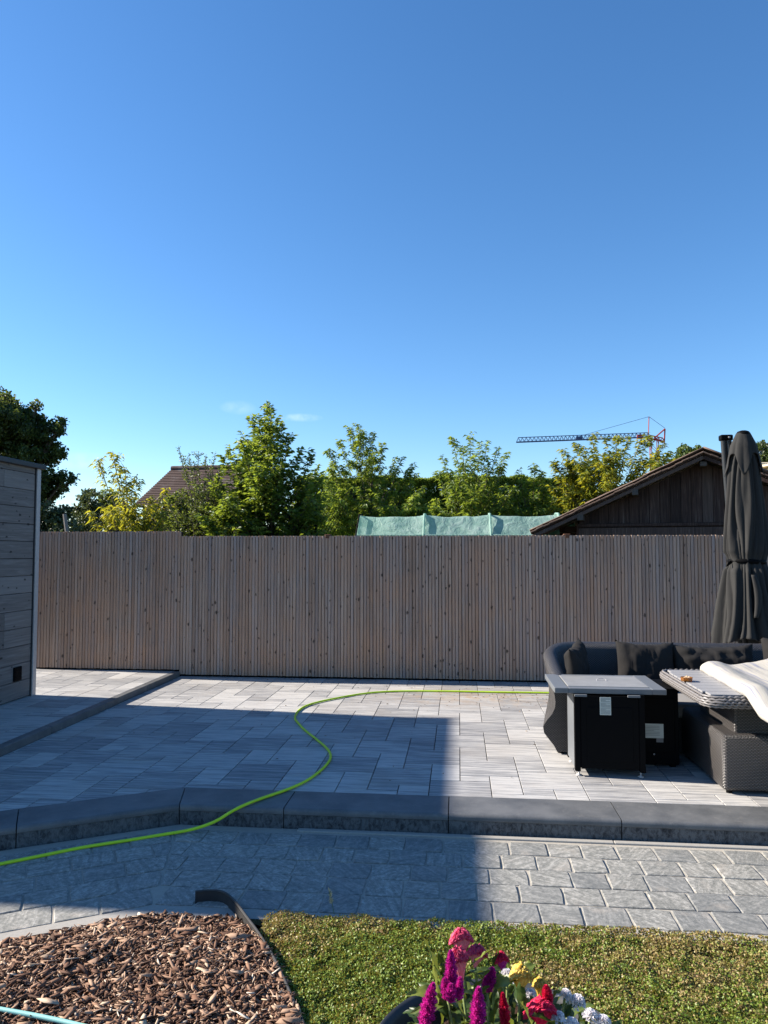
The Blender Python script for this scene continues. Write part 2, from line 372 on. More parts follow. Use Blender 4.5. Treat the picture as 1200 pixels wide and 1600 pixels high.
# ground
h = NT('garden_soil', .95, .1); v = h.coord('Position'); n = h.noise(v, 12, 8, .7); n2 = h.noise(v, 1.2, 3)
h.color(h.mix(h.ramp(n2, [(.4, 0.), (.6, 1.)]), h.mix(n, (.03, .045, .014), (.085, .10, .03)), h.mix(n, (.07, .055, .03), (.16, .12, .07)))); h.bump(n, .6, .02); M['soil'] = h.m
h = NT('lawn_soil', .95, .1); v = h.coord('Position'); n = h.noise(v, 60, 8, .7)
h.color(h.mix(n, (.035, .035, .014), (.13, .10, .045))); h.bump(n, .8, .02); M['lawn'] = h.m
M['mulch_base'] = simple('mulch_base', (.055, .032, .022), .95, .1, nscale=60, var=.6, bump=1, bdist=.02)
h = NT('bark_chip', .8, .2); t = h.attr(); v = h.coord('Object'); n = h.noise(v, 90, 5, .7)
c = h.ramp(t, [(0, (.040, .022, .014)), (.28, (.14, .072, .045)), (.52, (.28, .165, .105)), (.76, (.44, .30, .205)), (.93, (.62, .48, .34)), (1, (.78, .68, .54))])
h.color(h.mix(h.math('MULTIPLY', n, .5), c, (.10, .05, .03))); h.bump(n, .4, .003); M['chip'] = h.m
M['litter'] = mat_leaf('dry_litter', (.05, .03, .02), (.16, .10, .06), (.35, .26, .17), .1)
M['edging'] = simple('plastic_edging', (.030, .029, .028), .55, .4, nscale=50)
M['hose'] = simple('green_hose', (.50, .72, .018), .38, .5, nscale=10, var=.1, bump=0)
M['hose2'] = simple('turquoise_hose', (.24, .50, .46), .4, .5, nscale=10, var=.1, bump=0)
# rattan
def rattan(name, cd_, cl):
    h = NT(name, .34, .7); uv = h.coord('UV'); sp = h.n('SeparateXYZ'); h.set(sp.inputs[0], uv)
    # over-under weave: rows 9 mm high, stakes 22 mm apart
    row = h.math('DIVIDE', sp.outputs[1], .0095); st = h.math('DIVIDE', sp.outputs[0], .022)
    rfl = h.math('FLOOR', row); par = h.math('MULTIPLY', h.math('MODULO', h.math('ABSOLUTE', rfl), 2.), .5)
    rf = h.math('FRACT', row); sx = h.math('ADD', st, par)
    prof = h.math('SINE', h.math('MULTIPLY', rf, PI))                    # round strand
    ov = h.math('ABSOLUTE', h.math('SINE', h.math('MULTIPLY', sx, PI)))       # dips under the stakes
    hgt = h.math('MULTIPLY', prof, h.math('POWER', ov, .6))
    n = h.noise(h.mapping(uv, (18, 160, 1)), 3, 4, .7); n2 = h.noise(uv, 7, 3)
    c = h.mix(n, cd_, cl); c = h.mix(h.ramp(hgt, [(.40, 1.), (.85, 0.)]), c, tuple(x*.25 for x in cd_))  # pale strands and darkened gaps paint highlights and recess shade into the weave
    h.color(h.mix(h.math('MULTIPLY', n2, .3), c, cd_)); h.bump(hgt, .8, .005); return h.m
M['rattan'] = rattan('grey_rattan', (.011, .0105, .0115), (.26, .235, .22))
M['strand'] = simple('rattan_strand', (.17, .158, .152), .4, .5, nscale=70, var=.55)
h = NT('cushion_fabric', .9, .15); v = h.coord('Object'); n = h.noise(v, 300, 3, .6); n2 = h.noise(v, 6, 4, .6)
h.color(h.mix(n2, (.011, .0105, .0105), (.025, .0235, .0225))); nb = h.bump(n, .25, .001); h.bump(h.noise(h.mapping(v, (1, 1, .35)), 9, 3, .5, .6), .35, .02, nb); M['cushion'] = h.m
h = NT('parasol_cloth', .85, .2); v = h.coord('Object'); n = h.noise(v, 400, 2, .5); n2 = h.noise(v, 4, 4, .6)
h.color(h.mix(n2, (.018, .018, .018), (.034, .033, .031))); h.bump(h.noise(h.mapping(v, (1, 1, .2)), 12, 4, .6, .4), .35, .012); M['parasol'] = h.m
M['parasol_metal'] = simple('parasol_mast', (.035, .037, .04), .4, .5, .4, 30, .1, .05)
M['slat_top'] = simple('composite_table_slat', (.27, .265, .262), .45, .45, nscale=14, var=.15)
M['table_top'] = simple('grey_stone_top', (.24, .24, .235), .42, .5, nscale=10, var=.3)
M['table_rim'] = simple('grey_powder_coat', (.13, .14, .15), .4, .5, nscale=20, var=.15)
M['seat_grey'] = simple('lit_seat_sticker_grey', (.20, .195, .19), .9, .2, nscale=100)
M['paper'] = simple('label_paper', (.52, .54, .48), .7, .3, nscale=20, var=.06, bump=0)
M['print'] = simple('label_print', (.16, .17, .16), .8, .2, bump=0)
M['amber'] = None
h = NT('amber_glass', .12, .6); h.color((.42, .17, .035)); h.b.inputs['Transmission Weight'].default_value = .6; h.b.inputs['IOR'].default_value = 1.5; M['amber'] = h.m
M['butts'] = simple('cigarette_ends', (.62, .42, .25), .8, .2, nscale=60, var=.5)
h = NT('striped_cover', .8, .2); v = h.coord('UV'); sp = h.n('SeparateXYZ'); h.set(sp.inputs[0], v)
nn = h.noise(h.mapping(v, (1, 24, 1)), 1.3, 4, .75, .1); 
h.color(h.ramp(nn, [(.40, (.22, .225, .27)), (.48, (.37, .345, .295)), (.60, (.41, .385, .33))])); h.bump(h.noise(h.mapping(v, (3, 14, 1)), 4, 4), .25, .01); M['cover'] = h.m
M['pot'] = simple('dark_planter', (.035, .038, .042), .5, .45, nscale=60, var=.2)
M['crane_blue'] = simple('crane_blue', (.05, .09, .19), .6, .3, bump=0)
M['crane_red'] = simple('crane_red', (.35, .045, .03), .6, .3, bump=0)
M['stick'] = simple('grey_stick', (.22, .20, .18), .9, .2)

# ================================================================ SETTING
ZT, ZL = .12, .183                      # terrace level, upper left level
YF = 9.26                               # face of the fence
XC = -3.58                              # kerb of the upper level
ang = R(30); KX, KY = -1.77, 4.60       # where the step edge bends
dirL = Vector((-math.cos(ang), -math.sin(ang)))

gb = MB(); gb.add([(-900, -300, -.06), (900, -300, -.06), (900, 1500, -.06), (-900, 1500, -.06)], [(0, 1, 2, 3)])
tag(gb.build('ground', M['soil']), kind='structure')

def nrm_out(d): return Vector((d.y, -d.x))
def clip(poly, p, n):
    """keep the side where (q-p).n >= 0"""
    out = []
    for i in range(len(poly)):
        a, b = Vector(poly[i]), Vector(poly[(i+1) % len(poly)]); da, db = (a-p).dot(n), (b-p).dot(n)
        if da >= 0: out.append(tuple(a))
        if (da >= 0) != (db >= 0): out.append(tuple(a+(b-a)*(da/(da-db))))
    return out
def area(poly): return abs(sum(poly[i][0]*poly[(i+1) % len(poly)][1]-poly[(i+1) % len(poly)][0]*poly[i][1] for i in range(len(poly))))/2

# step blocks: straight run along x, bent run to the left. back edge .335 behind the front
CURB_D = .335
nL = Vector((-math.sin(ang), math.cos(ang)))            # inward normal of the bent run (towards the terrace)
bis_back = Vector((KX - CURB_D*math.tan(ang/2), KY+CURB_D))
terr = tag(MB().prism([(XC+.03, 2.9), (KX-2.4, 2.9), (KX, KY+.02), (6.2, KY+.02), (6.2, YF+.25), (XC+.03, YF+.25)][0:0] or
   [(XC+.03, KY+(XC+.03-KX)*math.tan(ang)+.03), (KX, KY+.03), (6.2, KY+.03), (6.2, YF+.25), (XC+.03, YF+.25)], -.05, ZT-.022).build('terrace', M['bedding']), kind='structure')

def paver_mesh(poly, zt=0., th=.03, bev=.0015, name='paver'):
    """chamfered slab in local coords, top at zt"""
    P = [Vector(p) for p in poly]; n = len(P); c = sum(P, Vector((0, 0)))/n
    ins = []
    for i in range(n):
        a, b, d = P[i-1], P[i], P[(i+1) % n]
        e1 = (b-a).normalized(); e2 = (d-b).normalized(); n1 = Vector((-e1.y, e1.x)); n2 = Vector((-e2.y, e2.x))
        k = 1+n1.dot(n2); ins.append(b+(n1+n2)*(bev/max(k, .3)))
    vs = [(p.x, p.y, zt) for p in ins]+[(p.x, p.y, zt-bev) for p in P]+[(p.x, p.y, zt-th) for p in P]
    fs = [tuple(range(n))]+[(i+n, (i+1) % n+n, (i+1) % n, i) for i in range(n)]+[(i+2*n, (i+1) % n+2*n, (i+1) % n+n, i+n) for i in range(n)]
    me = bpy.data.meshes.new(name); me.from_pydata(vs, [], fs); me.materials.append(M['paver']); me.update(); return me
def ccw(poly):
    s = sum(poly[i][0]*poly[(i+1) % len(poly)][1]-poly[(i+1) % len(poly)][0]*poly[i][1] for i in range(len(poly)))
    return poly if s > 0 else poly[::-1]
CW, UD, PER = .2085, .1281, 1.281
# wide slab spans two columns: fill bookkeeping -> generate strips per column to avoid overlap
cells = []
i0, i1 = math.floor((XC)/CW)-1, math.ceil(4.4/CW)
for i in range(i0, i1+1):
    ph = 6.167+i*.5124
    for k in range(-20, 20):
        s = ph+k*PER
        if s > YF+1.4 or s < 1.6: continue
        cells.append(((i-1)*CW, (i+1)*CW, s, s+3*UD))
        # strip i..i+1 : line i slab [s, s+3u], line i+1 slab starts at s+4u -> ends s+7u ; remaining: [s+3u,s+4u] thin, [s+7u,s+10u] square
        cells.append((i*CW, (i+1)*CW, s+3*UD, s+4*UD))
        cells.append((i*CW, (i+1)*CW, s+7*UD, s+10*UD))
g = .003
clips = [(Vector((XC+.008, 0)), Vector((1, 0))), (Vector((0, YF+.03)), Vector((0, -1))),
         ]
# the back edge of the step is concave/convex: straight part y>KY+CURB_D ; bent part beyond the 30 degree line. union = terrace behind either line -> reflex at the bend
A = (Vector((0, KY+CURB_D+.004)), Vector((0, 1))); B = (Vector((KX, KY))+nL*(CURB_D+.004), nL)
cR = [c_ for c_ in cells if c_[0] >= bis_back.x-.001 or c_[2] > KY+CURB_D]
cL = [c_ for c_ in cells if not (c_[0] >= bis_back.x-.001 or c_[2] > KY+CURB_D)]
VL = (Vector((bis_back.x, 0)), Vector((-1, 0))); VR = (Vector((bis_back.x, 0)), Vector((1, 0)))
allitems = []
# right/back cells clip with A only; left/front cells clip with B (cells straddling the bend are clipped by B, harmless)
cells2 = [(c_, clips+[A]) for c_ in cR]+[(c_, clips+[B, VL]) for c_ in cL]+[(c_, clips+[A, VR]) for c_ in cL if c_[1] > bis_back.x+.002]
def lay2(parent, cells2, z, seen):
    cache = {}; items = []; gap = .006
    for ((x0, x1, y0, y1), cl) in cells2:
        poly = [(x0+gap/2, y0+gap/2), (x1-gap/2, y0+gap/2), (x1-gap/2, y1-gap/2), (x0+gap/2, y1-gap/2)]; org = list(poly)
        for (p, n) in cl:
            poly = clip(poly, p, n)
            if len(poly) < 3: break
        if len(poly) < 3 or area(poly) < .001: continue
        full = len(poly) == 4 and all((Vector(a)-Vector(b)).length < 1e-6 for a, b in zip(poly, org))
        cx = (x0+x1)/2; cy = (y0+y1)/2; pj = proj((cx, cy, z))
        vis = -80 < pj[0] < 1260 and pj[2] > .3 and pj[1] < 1700
        items.append((area(poly)/pj[2]**3*(1 if vis else 1e-4), poly, full, cx, cy, (round(x1-x0, 3), round(y1-y0, 3))))
    items.sort(key=lambda t: -t[0]); rest = MB()
    for j, (sz, poly, full, cx, cy, key) in enumerate(items):
        dz = rnd.uniform(-.0008, .0008); lp = ccw([(x-cx, y-cy) for x, y in poly])
        if j < seen:
            if full:
                if key not in cache: cache[key] = paver_mesh(lp)
                me = cache[key]
            else: me = paver_mesh(lp)
            link('paver', me, None, parent, (cx, cy, z+dz))
        else:
            me = paver_mesh(lp); rest.add([(v.co.x+cx, v.co.y+cy, v.co.z+z+dz) for v in me.vertices], [tuple(p.vertices) for p in me.polygons]); bpy.data.meshes.remove(me)
    if rest.v:
        o = rest.build('paver_field', M['paver'], parent); o['kind'] = 'stuff'
lay2(terr, cells2, ZT, 298)

# upper left terrace
upy0 = KY+(XC-KX)*math.tan(ang)+CURB_D+.2
up = tag(MB().prism([(-7.5, 2.2), (XC-.06, 2.2), (XC-.06, YF+.25), (-7.5, YF+.25)], -.05, ZL-.022).build('upper_terrace', M['bedding']), kind='structure')
cu = []
for (x0, x1, y0, y1) in [(c0[0]-.11, c0[1]-.11, c0[2]+.31, c0[3]+.31) for c0 in
        [q for i in range(math.floor(-6.1/CW), math.ceil(-3.3/CW)+1) for k in range(-20, 20) for s in [6.167+i*.5124+k*PER]
         for q in (((i-1)*CW, (i+1)*CW, s, s+3*UD), (i*CW, (i+1)*CW, s+3*UD, s+4*UD), (i*CW, (i+1)*CW, s+7*UD, s+10*UD))]]:
    if y1 < 3 or y0 > YF or x1 < (-6.1 if y0 > 7.5 else -4.75) or x0 > XC: continue
    cu.append(((x0, x1, y0, y1), [(Vector((XC-.085, 0)), Vector((-1, 0))), (Vector((0, YF+.03)), Vector((0, -1)))]))
lay2(up, cu, ZL, 298)
# kerb blocks of the upper level
kb = thing('step_edge', 'low dark bluestone kerb separating raised left paving from terrace', 'kerb', (XC, 0, 0))
def kerb_block(l):
    w = .082; return MB().box((0, 0, -.05), (w, l-.005, .10), bev=.006).me('block', True)
y = 3.1; KL = 1.0
me = kerb_block(KL); me.materials.append(M['blue_top']); me.set_sharp_from_angle(angle=R(35))
ys = YF-.005
while ys > 2.6:
    link('block', me, None, kb, (-.041, ys-KL/2, ZL+.001+rnd.uniform(-.001, .001))); ys -= KL

# big step blocks
st = thing('stone_step', 'dark bluestone step of long rounded blocks along front of terrace', 'step', (KX, KY, 0))
def step_block(l, n=7, cutA=0., cutB=0.):
    """profile in y (front y=0, back y=CURB_D), z up; ends may be mitred"""
    rr_ = .024; prof = [(CURB_D, -.16), (CURB_D, 0), (rr_+.006, 0)]
    for k in range(1, n+1):
        a = PI/2*k/n; prof.append((rr_*(1-math.sin(a)), rr_*(math.cos(a)-1)))
    prof += [(0, -.036), (.006, -.040), (.006, -.16)]
    prof = prof[::-1]
    mb = MB(); vs = []
    for s, cut in ((0, cutA), (1, cutB)):
        for (yy, zz) in prof: vs.append(((l if s else 0)+cut*yy, yy, zz))
    m_ = len(prof); fs = [tuple(range(m_)), tuple(range(2*m_-1, m_-1, -1))]
    for k in range(m_): fs.append((k, m_+k, m_+(k+1) % m_, (k+1) % m_))
    mb.add(vs, [f[::-1] for f in fs]); me = mb.me('block', True)
    me.materials.append(M['blue_top']); me.materials.append(M['blue_face'])
    bm = bmesh.new(); bm.from_mesh(me); bmesh.ops.recalc_face_normals(bm, faces=bm.faces[:])
    for f in bm.faces:
        c = f.calc_center_median()
        if abs(f.normal.y) > .9 and c.y < .1 and c.z < -.045: f.material_index = 1
    bm.to_mesh(me); bm.free(); me.set_sharp_from_angle(angle=R(30)); return me
tm = math.tan(ang/2)
xs = [0, .672, 1.697, 2.727, 3.757, 4.787, 5.817, 6.85]
std = None
for a_, b_ in zip(xs[:-1], xs[1:]):
    l = b_-a_-.006
    me = step_block(l, cutA=(-tm if a_ == 0 else 0))
    link('block', me, None, st, (a_+.003, 0, ZT+.001+rnd.uniform(-.001, .001)))
# bent run: local frame x along -dirL direction; build with origin at far-left end
l0 = .925
pos = 0.
seg = [l0, 1.03, 1.03]
for i, l in enumerate(seg):
    e = Vector((0, 0))+dirL*(pos+l)
    me = step_block(l-.006, cutB=(tm if i == 0 else 0))
    # block local x runs from e towards the bend
    link('block', me, None, st, (e.x+.003*math.cos(ang), e.y+.003*math.sin(ang), ZT+.001), (0, 0, ang))
    pos += l

# ---- path of quartzite setts
PW = 1.07
pth = tag(MB().prism([(KX+dirL.x*6, KY+dirL.y*6), (KX, KY+.0), (6.5, KY+.0), (6.5, KY-PW-.05), (KX+PW*tm, KY-PW-.05), (KX+PW*tm+dirL.x*6, KY-PW-.05+dirL.y*6)][::-1], -.07, -.0028).build('path', M['mortar']), kind='structure')
mit_n = Vector((math.cos(-ang/2), math.sin(-ang/2)))      # normal of the mitre line
# the mitre runs from (KX,KY) to (KX+PW*tm, KY-PW)
mdir = Vector((PW*tm, -PW)).normalized(); mit_n = Vector((-mdir.y, mdir.x))
if mit_n.x < 0: mit_n = -mit_n
def stone(poly, parent):
    P = [Vector(p) for p in poly]; c = sum(P, Vector((0, 0)))/len(P)
    # subdivide sides and jitter for a hand-cut outline
    Q = []
    for i in range(len(P)):
        a, b = P[i], P[(i+1) % len(P)]; L = (b-a).length; k = max(1, int(L/.05))
        for j in range(k):
            q = a+(b-a)*(j/k); q = q+Vector((rnd.uniform(-1, 1), rnd.uniform(-1, 1)))*.0020
            if j == 0: q = q+(c-q).normalized()*.003
            Q.append(q)
    Q = ccw([tuple(q-c) for q in Q]); n = len(Q); tilt = (rnd.uniform(-.008, .008), rnd.uniform(-.008, .008)); h0 = rnd.uniform(-.001, .003)
    def z(x, y, e=0): return h0+x*tilt[0]+y*tilt[1]+mn.noise(Vector((x*14+c.x*7, y*14+c.y*7, 0)))*.0014+e
    vs = [(0, 0, z(0, 0, .001))]
    for s, e in ((.5, .0005), (.965, 0), (1., -.0025), (1.003, -.010)):
        for q in Q: vs.append((q[0]*s, q[1]*s, z(q[0]*s, q[1]*s, e)))
    fs = [(0, 1+i, 1+(i+1) % n) for i in range(n)]
    for r_ in range(3):
        for i in range(n): fs.append((1+r_*n+i, 1+(r_+1)*n+i, 1+(r_+1)*n+(i+1) % n, 1+r_*n+(i+1) % n))
    me = bpy.data.meshes.new('stone'); me.from_pydata(vs, [], fs); me.materials.append(M['quartz'])
    me.polygons.foreach_set('use_smooth', [True]*len(fs)); me.update(); me.set_sharp_from_angle(angle=R(14))
    link('stone', me, None, parent, (c.x, c.y, .002))
rows = [(.085, .275), (.275, .465), (.465, .655), (.655, .845), (.845, 1.04)]
G = .009
for ri, (a_, b_) in enumerate(rows):
    # straight run
    x = KX-.5+rnd.uniform(0, .2)
    sh = rnd.uniform(-.02, .02)
    while x < 4.3:
        w = .202+rnd.uniform(-.020, .022)
        j1, j2 = rnd.uniform(-.005, .005), rnd.uniform(-.005, .005)
        poly = [(x+G/2, KY-b_+G/2+j1), (x+w-G/2, KY-b_+G/2+j2), (x+w-G/2+j1, KY-a_-G/2+j2), (x+G/2+j2, KY-a_-G/2+j1)]
        x += w
        poly = clip(poly, Vector((KX, KY))+mit_n*.006, mit_n)
        if len(poly) >= 3 and area(poly) > .003:
            pj = proj((x, KY-a_, 0))
            if pj[0] > 1260: break
            stone(poly, pth)
    # bent run
    d = -.5+rnd.uniform(0, .2)
    while d < 1.75:
        w = .222+rnd.uniform(-.03, .03)
        o = Vector((KX, KY)); 
        def P_(dd, bb): return tuple(o+dirL*dd-nL*bb)
        poly = [P_(d+G/2, a_+G/2+rnd.uniform(-.004, .004)), P_(d+w-G/2, a_+G/2), P_(d+w-G/2, b_-G/2+rnd.uniform(-.004, .004)), P_(d+G/2, b_-G/2)]
        d += w
        poly = clip(poly, Vector((KX, KY))-mit_n*.006, -mit_n)
        if len(poly) >= 3 and area(poly) > .003: stone(poly, pth)
# pale strip at the foot of the step, concrete haunch at the lawn side
sm = MB()
for a_, b_ in ((-1.0, .9), (.905, 2.0), (2.005, 6.3)): sm.box(((a_+b_)/2, KY-.030, -.010), (b_-a_, .044, .036), bev=.003)
sm.build('edge_strip', M['strip'], pth)
hm = MB().prism([(KX+PW*tm, KY-PW-.055), (6.3, KY-PW-.055), (6.3, KY-PW+.03), (KX+PW*tm, KY-PW+.03)], -.06, -.0018)
hm.prism([(KX+PW*tm-.004+dirL.x*5, KY-PW-.055+dirL.y*5), (KX+PW*tm-.004, KY-PW-.055), (KX+PW*tm-.004, KY-PW+.03), (KX+PW*tm-.004+dirL.x*5, KY-PW+.03+dirL.y*5)], -.06, -.0022)
hm.build('haunch', M['strip'], pth)

# ================================================================ FENCE
fn = thing('wooden_fence', 'tall brown fence of narrow vertical battens closing off the terrace', 'fence', (0, YF, 0))
BP = .0412
def batten(hh, prof):
    mb = MB(); w = BP-.0048 if prof == 0 else BP-.0068
    mb.prism([(-w/2, .0), (-w/2+.004, -.004), (w/2-.004, -.004), (w/2, 0), (w/2, .018), (-w/2, .018)][::-1] if False else
             [(-w/2, .018), (-w/2, .002), (-w/2+.004, -.003), (w/2-.004, -.003), (w/2, .002), (w/2, .018)], 0, hh)
    me = mb.me('batten'); me.materials.append(M['fence']); return me
fx0, fx1 = -5.55, 6.6
Bm = {}
x = fx0; k = 0
while x < fx1 and k < 296:
    left = x < XC-.02
    z0, z1 = (ZL+.02, 1.985) if left else (ZT+.025, 1.925+.004*math.sin(x*2))
    key = (left, k % 3 == 0)
    if key not in Bm: Bm[key] = batten(z1-z0, 1 if k % 3 == 0 else 0)
    zz = z0+rnd.uniform(-.0025, .0025)
    link('batten', Bm[key], None, fn, (x+rnd.uniform(-.0012, .0012), rnd.uniform(-.0022, .0022)-(0.004 if k % 3 == 0 else 0), zz), (0, 0, rnd.uniform(-.03, .03)))
    x += BP; k += 1
fx1 = x
b = MB().box(((fx0+XC)/2, .029, 1.085), (XC-fx0, .018, 1.78)); b.box(((XC+fx1)/2, .029, 1.03), (fx1-XC, .018, 1.77)); b.build('backing_board', M['backing'], fn)
for zc in (.4, 1.05, 1.75): MB().box(((fx0+fx1)/2, .065, zc), (fx1-fx0, .045, .07)).build('rail', M['backing'], fn)
kbd = MB().box(((fx0+XC)/2, .03, .16), (XC-fx0, .02, .08)); kbd.box(((XC+fx1)/2, .03, .10), (fx1-XC, .02, .08)); kbd.build('kick_board', M['black_matt'], fn)
for px in (180, 513, 885, 1215, 60):
    p = ony(px, 834, YF+.06); zt = 1.995 if p.x < XC else 1.934
    MB().box((p.x, .115, zt/2), (.05, .05, zt)).build('post', M['backing'], fn)
    cp = MB().box((p.x, .045, zt), (.085 if px < 300 else .075, .105, .014), bev=.003).build('post_cap', M['rust'] if px > 300 else M['black'], fn)
    if px > 300:
        MB().box((p.x, -.0105, zt-.02), (.045, .004, .045), bev=.001).build('bracket', M['rust'], fn)

# ================================================================ GARDEN SHED (left)
SX = -4.57; SY0, SY1 = 3.96, 7.60; SZ = ZL; SH = 2.645
shd = thing('garden_shed', 'flat roofed outbuilding clad in wide silvery grey horizontal boards', 'shed', (SX, SY1, SZ))
Wd = 3.2
MB().box((-Wd/2-.02, -(SY1-SY0)/2, (SH-SZ)/2-.03), (Wd-.02, SY1-SY0-.05, SH-SZ-.06)).build('wall', M['backing'], shd)
pitch = .182; nb = int((SH-SZ)/pitch)+1
for i in range(nb):
    z0 = .012+i*pitch; z1 = min(z0+pitch-.005, SH-SZ-.01)
    cuts = [0.]
    yj = -rnd.choice([.55, 1.6, 2.4, 3.0, 9, 9]); cuts = [-.075] + ([yj] if yj > -(SY1-SY0)+.2 else []) + [-(SY1-SY0)]
    if i == nb-2: cuts = [-.075, -.62, -(SY1-SY0)]
    for a_, b_ in zip(cuts[:-1], cuts[1:]):
        MB().box((-.006, (a_+b_)/2, (z0+z1)/2), (.02, abs(a_-b_)-.004, z1-z0), bev=.002).build('board', M['shedwall'], shd)
MB().box((.004, -.034, (SH-SZ)/2-.01), (.05, .068, SH-SZ-.02), bev=.003).build('corner_post', M['post_metal'], shd)
MB().box((.0, -.075, (SH-SZ)/2-.01), (.035, .008, SH-SZ-.03)).build('corner_strip', M['roof_metal'], shd)
for i in range(nb):
    z0 = .012+i*pitch; z1 = min(z0+pitch-.005, SH-SZ-.01)
    for (ya, nm) in ((.006-.0, 'board'), (-(SY1-SY0)-.0, 'board')):
        MB().box((-Wd/2-.02, ya-.008, (z0+z1)/2), (Wd-.06, .02, z1-z0), bev=.002).build('board', M['shedwall'], shd)
rf = MB().box((-Wd/2+.01, -(SY1-SY0)/2, SH-SZ-.0), (Wd+.10, SY1-SY0+.09, .05), bev=.004); rf.build('roof', M['roof_metal'], shd)
# small black vent: found from its pixel on the wall plane
def onx(px, py, x):
    d = ray(px, py); return CAM+d*(x/d.x)
pv = onx(27, 1053, SX+.01); vt = MB().box((.012, 0, 0), (.02, .13, .145), bev=.004)
vo = vt.build('vent', M['black'], shd, loc=local(shd, (SX, pv.y, pv.z)))
for i in range(5): MB().box((.024, 0, -.05+i*.025), (.006, .105, .010)).build('louvre', M['black_matt'], vo)

# ================================================================ FURNITURE
# ---- fire table
TY = 5.12; TZ = ZT
ft = thing('fire_table', 'square black gas fire table with grey top and white instruction label', 'fire table', (1.18, TY, TZ))
c00 = onz(868, 1076, TZ+.62); c10 = onz(1043, 1076, TZ+.62); c01 = onz(852, 1054, TZ+.62); c11 = onz(1003, 1054, TZ+.62)
tx0, tx1 = (c00.x+c01.x)/2, (c10.x+c11.x)/2; ty0, ty1 = (c00.y+c10.y)/2, (c01.y+c11.y)/2
print('firetable', tx0, tx1, ty0, ty1)
cx, cy = (tx0+tx1)/2, (ty0+ty1)/2; ft.location = (cx, cy, TZ)
W_, D_ = tx1-tx0, ty1-ty0; fr = .10
def L(p): return local(ft, p)
tf = MB(); zt = .60
for sx in (-1, 1): tf.box((sx*(W_/2-fr/2), 0, zt), (fr, D_-.002, .038), bev=.003)
for sy in (-1, 1): tf.box((0, sy*(D_/2-fr*.35), zt-.0006), (W_-2*fr-.002, fr*.7, .038), bev=.003)
tf.build('table_frame', M['table_rim'], ft)
lid = MB().box((0, 0, zt+.006), (W_-2*fr-.008, D_-1.4*fr-.008, .032), bev=.002).build('lid', M['table_top'], ft)
MB().tube([(.035*math.cos(t), .028*math.sin(t)*.6, .028+.014*math.sin(t)) for t in np.linspace(-.2, PI+.2, 12)], .003, 6).build('ring_handle', M['post_metal'], lid, smooth=True, loc=(0, .02, zt-.005))
bl = onz(899, 1213, TZ+.0); br = onz(1005, 1213, TZ+.0)
bx0, bx1 = bl.x, br.x+.01; by0 = bl.y; by1 = by0+.40
print('body', bx0, bx1, by0)
hb = .555
bc = L(((bx0+bx1)/2, (by0+by1)/2, TZ)); bw, bd = bx1-bx0, by1-by0
MB().box((bc.x, bc.y, .05+hb/2-.02), (bw-.014, bd-.014, hb-.06)).build('body', M['black_matt'], ft)
for sx in (-1, 1):
    for sy in (-1, 1):
        MB().box((bc.x+sx*(bw/2-.02), bc.y+sy*(bd/2-.02), .035+(hb-.01)/2), (.04, .04, hb-.01), bev=.003).build('corner_post', M['black'], ft)
        f_ = MB().lathe([(0, 0), (.022, 0), (.022, .006), (.006, .010), (.006, .036)], 14, (bc.x+sx*(bw/2-.03), bc.y+sy*(bd/2-.03), 0)).build('foot', M['post_metal'], ft, smooth=True)
fp = MB().box((bc.x, bc.y-bd/2+.006, .035+hb/2), (bw-.09, .010, hb-.04), bev=.002).build('front_panel', M['black'], ft)
MB().box((bc.x, bc.y-bd/2-.0005, .04+hb/2-.02), (bw-.17, .005, hb-.17), bev=.002).build('raised_panel', M['black'], fp)
for sx in (-1, 1):
    MB().box((bc.x+sx*(bw/2-.006), bc.y, .035+hb/2), (.010, bd-.085, hb-.04), bev=.002).build('side_panel', M['table_rim'] if sx < 0 else M['black'], ft)  # left panel is grey instead of black to paint its sunlit side
for sx in (-.75, .62): MB().box((bc.x+sx*bw*.55, bc.y-bd/2-.012, zt-.027), (.085, .02, .014)).build('bracket', M['table_rim'], ft)
lb = MB().box((0, 0, 0), (.078, .002, .125)).build('label', M['paper'], ft, loc=(bc.x-.03, bc.y-bd/2-.006, .50))
pr = MB(); zc = .055
for i in range(15):
    wl = .066 if i not in (2, 5, 10) else .035
    if i in (4, 9): zc -= .004; 
    pr.box((-.033+wl/2, -.0015, zc), (wl, .001, .0024)); zc -= .0072
pr.build('print', M['print'], lb)

# ---- black gas bottle cabinet behind
gp = onz(1062, 1200, TZ); gx1 = gp.x; gy0 = gp.y; gx0 = gx1-.42
print('gasbox', gx0, gx1, gy0)
gt_z = .58
gc = thing('gas_cabinet', 'black metal gas bottle cabinet with cream label behind fire table', 'cabinet', ((gx0+gx1)/2, gy0+.2, TZ))
MB().box((0, 0, gt_z/2+.005), (.42, .40, gt_z-.03), bev=.004).build('body', M['black'], gc)
MB().box((0, -.203, .31), (.36, .008, .40), bev=.003).build('door', M['black'], gc)
MB().box((0, .0, gt_z-.005), (.425, .405, .012), bev=.003).build('top', M['black'], gc)
for sx in (-1, 1):
    MB().box((sx*.17, 0, .008), (.04, .36, .016)).build('skid', M['black_matt'], gc)
pl = ony(1020, 1142, gy0-.01); q = local(gc, pl)
lb = MB().box((0, 0, 0), (.155, .002, .105)).build('label', M['paper'], gc, loc=(q.x, -.2085, q.z))
pr = MB()
for i in range(7): pr.box((-.06+(.11 if i != 3 else .07)/2, -.0015, .035-i*.011), (.11 if i != 3 else .07, .001, .0025))
pr.build('print', M['print'], lb)
MB().box((.05, 0, -.068), (.05, .0018, .03)).build('sticker', M['seat_grey'], lb)
